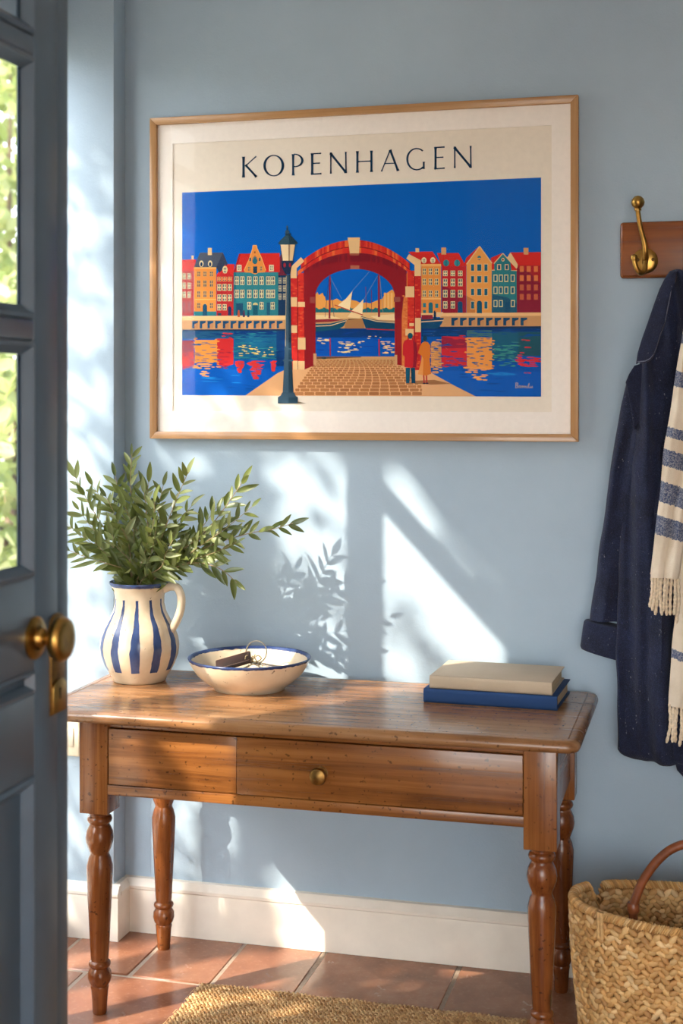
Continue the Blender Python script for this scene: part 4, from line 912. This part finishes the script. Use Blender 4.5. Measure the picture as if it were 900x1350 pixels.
# ------------------------------------------------------------------ woven basket
BC = Vector((.03, -.418, 0)); BA, BB, BH = .367, .168, .355
bk = thing('basket', 'oval woven seagrass basket with a brown leather handle, on the floor right of the table', 'basket', BC)
TH0 = math.atan2((-.325 + .418) / BB, (-.302 - .03) / BA)
def rimz(th):
    d = (th - TH0 + pi) % (2 * pi) - pi
    return BH + .012 * math.cos(th) ** 2 - .050 * math.exp(-(d / .055) ** 2)
def bpt(th, t, off=0):      # t 0..1 from floor to rim
    s = .905 + .095 * t ** .8 + .012 * math.sin(pi * t); c_, s_ = math.cos(th), math.sin(th); p = 2.25
    x = math.copysign(abs(c_) ** (2 / p), c_); y = math.copysign(abs(s_) ** (2 / p), s_)
    return Vector((x * (BA * s + off), y * (BB * s + off), .004 + (rimz(th) - .004) * t))
STRAW = m_vcol('seagrass', .55, 400, .5)
SHELL = m_plain('basket_core', (150, 108, 62), .85, nscale=60, var=.15)
m = MB(); NR = 12; rings = []
for k in range(NR + 1): rings.append([bpt(2 * pi * j / 120, k / NR, -.004) for j in range(120)])
for k in range(NR, -1, -1): rings.append([bpt(2 * pi * j / 120, max(k / NR, .03), -.012) for j in range(120)])
m.loft(rings); m.build('core', SHELL, bk)
def blob(m, c, ax, nrm, L, wd, th_, tint):
    """short fat strand of straw: 6 sided, pointed ends"""
    ax = ax.normalized(); nrm = nrm.normalized(); sd = ax.cross(nrm).normalized(); n = 6; vs_ = [c - ax * L]
    for t, w_ in ((-.62, .72), (0, 1), (.62, .72)):
        for k in range(n):
            a = 2 * pi * k / n; vs_.append(c + ax * L * t + sd * math.cos(a) * wd * w_ + nrm * math.sin(a) * th_ * w_)
    vs_.append(c + ax * L); fs = [(0, 1 + (k + 1) % n, 1 + k) for k in range(n)]
    for r in range(2):
        for k in range(n): fs.append((1 + r * n + k, 1 + r * n + (k + 1) % n, 1 + (r + 1) * n + (k + 1) % n, 1 + (r + 1) * n + k))
    e = len(vs_) - 1; fs += [(e, 1 + 2 * n + k, 1 + 2 * n + (k + 1) % n) for k in range(n)]
    m.add(vs_, fs, tint)
rb_ = random.Random(11)
def straw(): 
    b = rb_.choice([(218, 174, 112), (208, 160, 98), (226, 186, 126), (198, 150, 90), (214, 168, 106), (230, 194, 140), (186, 138, 82)]); k = rb_.uniform(.92, 1.06); return tuple(min(255, x * k) for x in b)
ARC = [0]; 
for i in range(2000):
    p_, q_ = bpt(2 * pi * i / 2000, .5), bpt(2 * pi * (i + 1) / 2000, .5); ARC.append(ARC[-1] + math.hypot(p_.x - q_.x, p_.y - q_.y))
def th_of(f):
    f = (f % 1.0) * ARC[-1]; lo, hi = 0, 2000
    while hi - lo > 1:
        md = (lo + hi) // 2
        if ARC[md] <= f: lo = md
        else: hi = md
    return 2 * pi * (lo + (f - ARC[lo]) / max(1e-9, ARC[hi] - ARC[lo])) / 2000
def weave(name, off, t0, t1, sel, nrow=28, ncol=96):
    m = MB()
    for r in range(nrow):
        t = t0 + (t1 - t0) * (r + .5) / nrow
        for j in range(ncol):
            th = th_of((j + (.5 if r % 2 else 0)) / ncol)
            if not sel(th): continue
            tt = t + rb_.uniform(-.004, .004); p = bpt(th, tt, off); q = bpt(th + .01, tt, off); up = (bpt(th, min(1, tt + .02), off) - p)
            tg = (q - p).normalized(); up.normalize(); nr = tg.cross(up); ang = (.62 if j % 2 else -.62) + rb_.uniform(-.3, .3)
            ax = tg * math.cos(ang) + up * math.sin(ang)
            blob(m, p + nr * rb_.uniform(-.001, .0015), ax, nr, 0.0155 * rb_.uniform(.85, 1.2), .0084 * rb_.uniform(.88, 1.12), .0072, straw())
    o = m.build(name, STRAW, bk, smooth=True, ang=75); o['kind'] = 'stuff'; return o
weave('outer_weave', 0, .0, .965, lambda th: True)
weave('inner_weave', -.014, .45, .965, lambda th: True, 17)
m = MB(); NW = 330
for j in range(NW):
    th = th_of(j / NW); p, q = bpt(th, 1, -.006), bpt(th_of((j + 1) / NW), 1, -.006); tg = (q - p).normalized(); out = Vector((math.cos(th) / BA, math.sin(th) / BB, 0)).normalized()
    up = Vector((0, 0, 1)); k_ = 8; c = p; vs_ = []; fs = []
    sl = tg * .0055; rr_ = .0125 * rb_.uniform(.93, 1.06)
    for i in range(k_):
        a = 2 * pi * i / k_; d = out * math.cos(a) * rr_ + up * math.sin(a) * rr_; sh = sl * math.sin(a)
        for s_, w_ in ((-1, .80), (0, 1), (1, .80)): vs_.append(c + d * w_ + sh + tg * s_ * .0026)
    for i in range(k_):
        for s_ in range(2): a = i * 3 + s_; b = ((i + 1) % k_) * 3 + s_; fs.append((a, b, b + 1, a + 1))
    m.add(vs_, fs, straw())
ro = m.build('rim', STRAW, bk, smooth=True, ang=75); ro['kind'] = 'stuff'; ro['label'] = 'rim wrapped in twisted straw'
LEA = m_plain('brown_leather', (128, 70, 38), .35, nscale=30, var=.14, bump=.15)
def hnd(yy):
    pts = [at(u, v, yy) - BC for u, v in ((836, 1222), (834, 1200), (838, 1184), (845, 1166), (855, 1149), (868, 1133), (884, 1120), (902, 1113.5), (922, 1116))]
    cxm = pts[-1].x; pts = pts + [Vector((2 * cxm - p.x, p.y, p.z)) for p in pts[-2::-1]]
    pts = smoothpath(pts, 5); return MB().tube(pts, [.0105] * len(pts), 16, 1, (0, 1, 0)), pts
hm, hpts = hnd(-.505 + .0)
hd_ = hm.build('handle', LEA, bk, smooth=True, label='arched brown leather handle')
for q in (hpts[6], hpts[-7]):
    MB().lathe([(.0125, -.012), (.0145, -.008), (.0145, .008), (.0125, .012)], 18, q.x, q.y, q.z).build('collar', LEA, hd_, smooth=True)
SP = m_plain('straw_plain', (208, 168, 112), .6, nscale=90, var=.1, bump=.3)
for q in (hpts[3], hpts[-4]):
    th = math.atan2((q.y) / BB, q.x / BA)
    for dd in (-.016, .016):
        a, b = bpt(th + dd, 1.0, .006), bpt(th + dd, .86, .007)
        MB().tube([a + Vector((0, 0, .012)), a, b], .005, 8).build('handle_loop', SP, bk, smooth=True, label='straw loop tying the handle to the rim')

# ------------------------------------------------------------------ jute rug
RX0, RX1, RY0, RY1 = -1.325, -.45, -1.5, -.345
rg = thing('rug', 'braided jute rug on the terracotta tiles in front of the table', 'rug', ((RX0 + RX1) / 2, (RY0 + RY1) / 2, 0))
keep(MB().box(RX0, RX1, RY0, RY1, .0015, .010).build('backing', m_plain('jute_core', (150, 112, 70), .9), bevel=.003), rg)
m = MB(); y = RY1 - .004; r = 0
while y > RY0:
    x = RX0 + .006 + (.006 if r % 2 else 0)
    while x < RX1:
        ang = (.95 if r % 2 else -.95) + rb_.uniform(-.25, .25)
        b = rb_.choice([(196, 156, 104), (184, 142, 92), (208, 172, 122), (170, 128, 80)])
        near = (x - RX0 < .012)
        blob(m, Vector((x, y + rb_.uniform(-.001, .001), .0135 + .0015 * math.sin(x * 40 + r))), Vector((math.cos(ang), math.sin(ang), rb_.uniform(-.1, .15))), Vector((0, 0, 1)), .0105, .0044, .0060, b)
        x += .0115
    y -= .0088; r += 1
ro = m.build('jute_braids', STRAW, smooth=True, ang=75); ro['kind'] = 'stuff'; keep(ro, rg)
m = MB()
for k in range(150):
    t = k / 149; side = rb_.random() < .5
    p = Vector((RX0, RY0 + (RY1 - RY0) * t, .008)) if side else Vector((RX0 + (RX1 - RX0) * t, RY1, .008)); d = Vector((-1, rb_.uniform(-1, 1), 0)) if side else Vector((rb_.uniform(-1, 1), 1, 0))
    m.tube([p, p + d * .006 + Vector((0, 0, .004)), p + d * .013 + Vector((0, 0, -.003))], .0008, 4, tint=(206, 168, 116))
keep(m.build('loose_fibres', STRAW), rg)['kind'] = 'stuff'

# ------------------------------------------------------------------ small wall box below the table, left
pA, pB = at(93, 946, PY - .012), at(106, 998, PY - .012)
sb = thing('wall_box', 'small cream plastic box fixed to the wall beneath the left end of the table', 'wall box', ((pA.x + pB.x) / 2 - .02, PY, pB.z))
keep(MB().box(pB.x - .085, pB.x, PY - .016, PY - .0005, pB.z, pA.z).build('cover', m_plain('cream_plastic', (226, 214, 186), .35, bump=0), bevel=.007, seg=3), sb)
keep(MB().box(pB.x - .065, pB.x - .02, PY - .019, PY - .0165, pB.z + .03, pA.z - .03).build('plate', m_plain('cream_plastic_plate', (232, 222, 198), .35, bump=0), bevel=.001), sb)

# ------------------------------------------------------------------ olive sprigs in the jug
STEM = m_plain('olive_bark', (150, 128, 96), .8, nscale=90, var=.15, bump=.2)
LEAFM = m_leaf('olive_leaf', [(60, 74, 30), (84, 98, 40), (108, 118, 56), (78, 92, 38), (138, 146, 96), (98, 110, 50)], .2, .4)
def leaf_mesh(name, L, wd, bend, curl, mat):
    m = MB(); n = 7; vs_ = []; fs = []
    for i in range(n + 1):
        t = i / n; w_ = wd * (math.sin(pi * t ** .82) ** .8 if 0 < t < 1 else 0.02) + .0006; z = bend * t * t; x = L * t
        vs_ += [(x, -w_, z + curl * w_), (x, 0, z - curl * w_ * .5), (x, w_, z + curl * w_)]
    for i in range(n):
        for k in range(2): a = i * 3 + k; fs.append((a, a + 3, a + 4, a + 1))
    m.add(vs_, fs); me = m.build(name, mat, smooth=True, ang=180); d = me.data; bpy.data.objects.remove(me); return d
LM = [leaf_mesh('leaf', .064, .0088, .006, .35, LEAFM), leaf_mesh('leaf', .054, .0070, -.008, .3, LEAFM), leaf_mesh('leaf', .070, .0084, .012, .4, LEAFM), leaf_mesh('leaf', .046, .0068, .002, .3, LEAFM), leaf_mesh('leaf', .058, .0082, -.012, .5, LEAFM)]
lr = random.Random(21)
def sprig(pix, ys, label, n, start, s0=.30, size=1.12, r=.0021, spread=.95):
    pts = [JL + Vector((start[0] * .6, start[1] * .6, .10)), JL + Vector((start[0], start[1], .268))] + [at(u, v, y) for (u, v), y in zip(pix, ys)]
    path = smoothpath(pts, 8); base = path[0]
    t = thing('olive_sprig', label, 'olive sprig', JL + Vector((start[0], start[1], .268)), 'olive sprigs in the striped jug')
    ln_ = len(path)
    keep(MB().tube(path, [r * (1 - .6 * i / ln_) for i in range(ln_)], 6).build('stem', STEM, smooth=True), t)
    tot = [0]
    for i in range(1, ln_): tot.append(tot[-1] + (path[i] - path[i - 1]).length)
    L = tot[-1]; ph = lr.uniform(0, 6)
    for k in range(n):
        f = s0 + (1 - s0) * (k // 2 + .5 * (k % 2) * .3) / ((n - 1) / 2); f = min(f, 1.0); d = f * L
        i = next((q for q in range(1, ln_) if tot[q] >= d), ln_ - 1); p = path[i - 1].lerp(path[i], (d - tot[i - 1]) / max(1e-6, tot[i] - tot[i - 1])); tg = (path[i] - path[i - 1]).normalized()
        if k >= n - 1: dirv = tg + Vector((lr.uniform(-.1, .1), 0, lr.uniform(-.1, .1)))
        else:
            a = ph + pi * (k % 2) + lr.uniform(-.5, .5) + (pi / 2 if (k // 2) % 2 and lr.random() < .4 else 0)
            sd = tg.cross(Vector((0, -1, .15))).normalized(); nn = sd.cross(tg).normalized()
            lat = sd * math.cos(a - ph) + nn * math.sin(a - ph + lr.uniform(-.6, .6)) * .8
            w_ = spread * (1 - .45 * f); dirv = tg * (1.0 - .25 * spread) + lat.normalized() * w_ + Vector((0, 0, -.06))
        dirv.normalize(); rollup = Vector((lr.uniform(-.6, .6), -1, lr.uniform(.0, 1.2))).normalized()
        y_ = rollup.cross(dirv).normalized(); z_ = dirv.cross(y_)
        mt = Matrix((dirv, y_, z_)).transposed().to_4x4(); s_ = size * lr.uniform(.72, 1.1) * (1 if f < .85 else .85); mt = Matrix.Translation(p) @ mt @ Matrix.Scale(s_, 4)
        o = bpy.data.objects.new('leaf', lr.choice(LM)); COL.objects.link(o); o.parent = t; o.matrix_parent_inverse = Matrix.Translation(-Vector(t.location)); o.matrix_basis = mt
yj = -.222
sprig([(186, 735), (178, 690), (172, 640), (174, 598)], [-.22, -.23, -.24, -.25], 'tallest olive sprig, standing straight up from the middle of the jug', 22, (-.012, 0), .5)
sprig([(205, 730), (220, 690), (234, 655), (248, 622)], [-.23, -.26, -.29, -.31], 'olive sprig leaning slightly right, with its tip just below the picture frame', 20, (.008, -.01), .5)
sprig([(228, 745), (262, 712), (292, 675), (322, 632)], [-.22, -.22, -.21, -.2], 'olive sprig leaning right at a steep angle above the long low one', 28, (.025, .008), .35)
sprig([(225, 748), (270, 722), (325, 704), (358, 698), (386, 690)], [-.22, -.2, -.18, -.17, -.17], 'longest olive sprig, reaching far right over the bowl', 30, (.03, .0), .32)
sprig([(232, 748), (260, 742), (290, 750), (312, 768)], [-.25, -.28, -.3, -.31], 'lowest olive sprig on the right, drooping over the bowl', 16, (.03, -.02), .45)
sprig([(165, 735), (140, 700), (118, 665), (98, 626)], [-.22, -.22, -.22, -.22], 'olive sprig leaning left up to the open door edge', 24, (-.03, 0), .42)
sprig([(165, 752), (138, 742), (112, 734), (92, 726)], [-.26, -.3, -.32, -.33], 'lowest olive sprig on the left, bending towards the door', 17, (-.035, -.015), .4)
inner = 'short leafy olive sprig in the dense middle of the bunch'
tips = [(88, 690), (104, 672), (122, 640), (140, 655), (152, 628), (165, 668), (190, 650), (204, 662), (215, 640), (238, 690), (252, 668), (270, 700), (286, 668), (300, 690), (228, 712), (148, 705), (125, 715), (182, 705), (205, 700), (108, 706), (312, 715), (332, 668), (196, 636)]
for i, (u, v) in enumerate(tips):
    yy = yj + lr.uniform(-.10, .09); bx = 192 + (u - 192) * .45 + lr.uniform(-6, 6); bv = 768 + (v - 768) * .42 + lr.uniform(-4, 4)
    sprig([(bx, bv), ((bx + u) / 2 + lr.uniform(-6, 6), (bv + v) / 2), (u, v)], [yj + (yy - yj) * .4, yj + (yy - yj) * .75, yy], inner, 27, ((u - 192) * .0003, (yy - yj) * .3), .26, .98, .0016, 1.1)

# ------------------------------------------------------------------ garden outside
GRASS = m_plain('lawn', (120, 142, 70), .95, nscale=6, var=.2, bump=.4, bd=.03)
gm = MB().box(-24, -6.2, -16, 24, -.25, -.10).build('ground', GRASS); tag(gm, kind='structure')
gm = MB().box(XL - .2, 12, -16, -6.4, -.25, -.02).box(-6.2, XL - .2, -16, 12, -.25, -.12).build('bounce_terrace', m_plain('bounce_stone', (196, 188, 172), .9, nscale=8)); tag(gm, kind='structure')  # unseen paving, added pale to bounce neutral light into the room
TREEL = m_leaf('garden_leaf', [(112, 130, 66), (140, 154, 86), (172, 178, 118), (204, 204, 152), (128, 144, 74)], .42, .5)
TREED = m_leaf('tree_leaf', [(70, 96, 34), (92, 120, 44), (110, 138, 54)], .12, .5)
BARK = m_plain('bark', (104, 84, 64), .95, nscale=12, var=.2, bump=.6, bd=.01)
def leafcard(m, p, s, rn):
    d = Vector((rn.gauss(0, 1), rn.gauss(0, 1), rn.gauss(0, 1) - .3)).normalized(); n_ = Vector((rn.gauss(0, 1), rn.gauss(0, 1), rn.gauss(0, 1))).normalized(); sd = d.cross(n_).normalized(); n_ = sd.cross(d)
    m.add([p, p + d * s * .35 + sd * s * .26 + n_ * s * .05, p + d * s * .75 + sd * s * .2, p + d * s, p + d * s * .75 - sd * s * .2, p + d * s * .35 - sd * s * .26 + n_ * s * .05], [(0, 1, 2, 3), (0, 3, 4, 5)])
def bush(label, c, rad, n, s, seed, cat='shrub', name='garden_shrub'):
    rn = random.Random(seed); t = thing(name, label, cat, (c[0], c[1], -.12)); m = MB(); k = 0
    while k < n:
        p = Vector((rn.uniform(-1, 1), rn.uniform(-1, 1), rn.uniform(-1, 1)))
        if not .35 < p.length < 1: continue
        if mnoise.noise(Vector((p.x * rad[0], p.y * rad[1], p.z * rad[2])) * 1.7 + Vector((seed, 0, 0))) < .02: continue
        leafcard(m, Vector((c[0] + p.x * rad[0], c[1] + p.y * rad[1], c[2] + p.z * rad[2])), s * rn.uniform(.7, 1.3), rn); k += 1
    o = keep(m.build('foliage', TREEL), t); o['kind'] = 'stuff'; tm = MB()
    for q in range(6):
        a = q * 1.05; tm.tube(smoothpath([(c[0], c[1], -.12), (c[0] + .1 * math.cos(a), c[1] + .1 * math.sin(a), c[2] * .5), (c[0] + rad[0] * .7 * math.cos(a), c[1] + rad[1] * .7 * math.sin(a), c[2] + rad[2] * .4)], 5), [.05, .05, .045, .045, .04, .04, .03, .03, .02, .015, .01], 6)
    keep(tm.build('trunk', BARK, smooth=True), t); return t
bush('sunlit green shrub in the garden, seen through the lower door panes', (-4.65, 4.9, 1.2), (.9, 1.0, 1.3), 1700, .17, 2)
bush('tall sunlit tree in the garden, seen through the upper door panes', (-6.9, 9.0, 3.7), (1.5, 1.6, 2.3), 3600, .19, 5, 'tree', 'garden_tree')

# unseen tree added by the window to mask the sun: leaves keep clear of the lit gaps of the photograph
def inpoly(x, y, poly):
    c = False; j = len(poly) - 1
    for i in range(len(poly)):
        xi, yi = poly[i]; xj, yj_ = poly[j]
        if (yi > y) != (yj_ > y) and x < (xj - xi) * (y - yi) / (yj_ - yi) + xi: c = not c
        j = i
    return c
GAPS = [
    [(-.93, 1.08), (-.84, 1.03), (-.68, .82), (-.70, .62), (-.93, .62)],          # leaf shade low in that patch
    [(-.93, 1.30), (-.54, .88), (-.54, .62), (-.93, .62)],                    # patch on the wall right of centre
    [(-.86, 1.37), (-.76, 1.24), (-.74, 1.12), (-.88, 1.30)],
    [(-1.20, 1.42), (-1.00, 1.40), (-1.00, .66), (-1.16, .72)],               # patch below the picture
    [(-1.47, 1.38), (-1.44, 1.38), (-1.44, 1.29), (-1.47, 1.29)],
    [(-1.50, 1.58), (-1.27, 1.55), (-1.27, 1.50), (-1.50, 1.51)],
    [(-1.62, .74), (-.90, .74), (-.60, .50), (-.56, .14), (-1.20, .10), (-1.50, .3)],   # table top, left half
    [(-.74, .13), (-.61, .13), (-.52, -.08), (-.63, -.08)],                   # drawer
    [(-1.15, .20), (-1.06, .10), (-1.04, -.10), (-1.12, -.12)],               # skirting
    [(-1.395, .09), (-1.35, .05), (-1.345, -.03), (-1.375, -.02)],
    [(-1.50, -.10), (-1.0, -.10), (-.86, -.30), (-.70, -.75), (-1.5, -.75)],  # floor
    [(-1.80, 2.22), (-1.66, 2.04), (-1.64, .2), (-1.80, .2)],
]
SOFT = [1.0, .0, .05, .15, .4, .7, .3, .0, .0, .1, .1, .6]
TX = -3.55
tr = thing('sun_mask_tree', 'unseen tree outside the window in the left wall, its leaves set to dapple the sun', 'tree', (-3.9, -2.7, -.12)); m = MB(); rn = random.Random(9); k = 0
while k < 9000:
    X = rn.uniform(-1.95, -.35); zz = rn.uniform(-1.0, 2.5); dpt = rn.uniform(0, .9); k += 1
    x = TX - dpt; t = x - X      # the sun ray through (X, 0, zz) on the wall
    lm = MB(); leafcard(lm, Vector((x, t, zz - 1.07 * t)), .08 * rn.uniform(.7, 1.2), rn); ok = True
    luck = rn.random()
    for q in [lm.v[i] for i in (0, 1, 3, 5)]:
        Xq, zq = q[0] - q[1], q[2] + 1.07 * q[1]
        for gp, sf in zip(GAPS, SOFT):
            if inpoly(Xq, zq, gp):
                if luck > sf * (1.0 if mnoise.noise(Vector((Xq * 9, zq * 9, 3))) > -.05 else .2): ok = False
                break
        if not ok: break
    if ok: m.add(lm.v, lm.f)
o = keep(m.build('foliage', TREED), tr); o['kind'] = 'stuff'
tm = MB(); tm.tube(smoothpath([(-4.2, -2.9, -.12), (-4.15, -2.85, 1.2), (-4.2, -2.9, 2.6), (-4.1, -2.8, 4.2)], 6), [.09] * 8 + [.07] * 6 + [.04] * 5, 10)
keep(tm.build('trunk', BARK, smooth=True), tr)
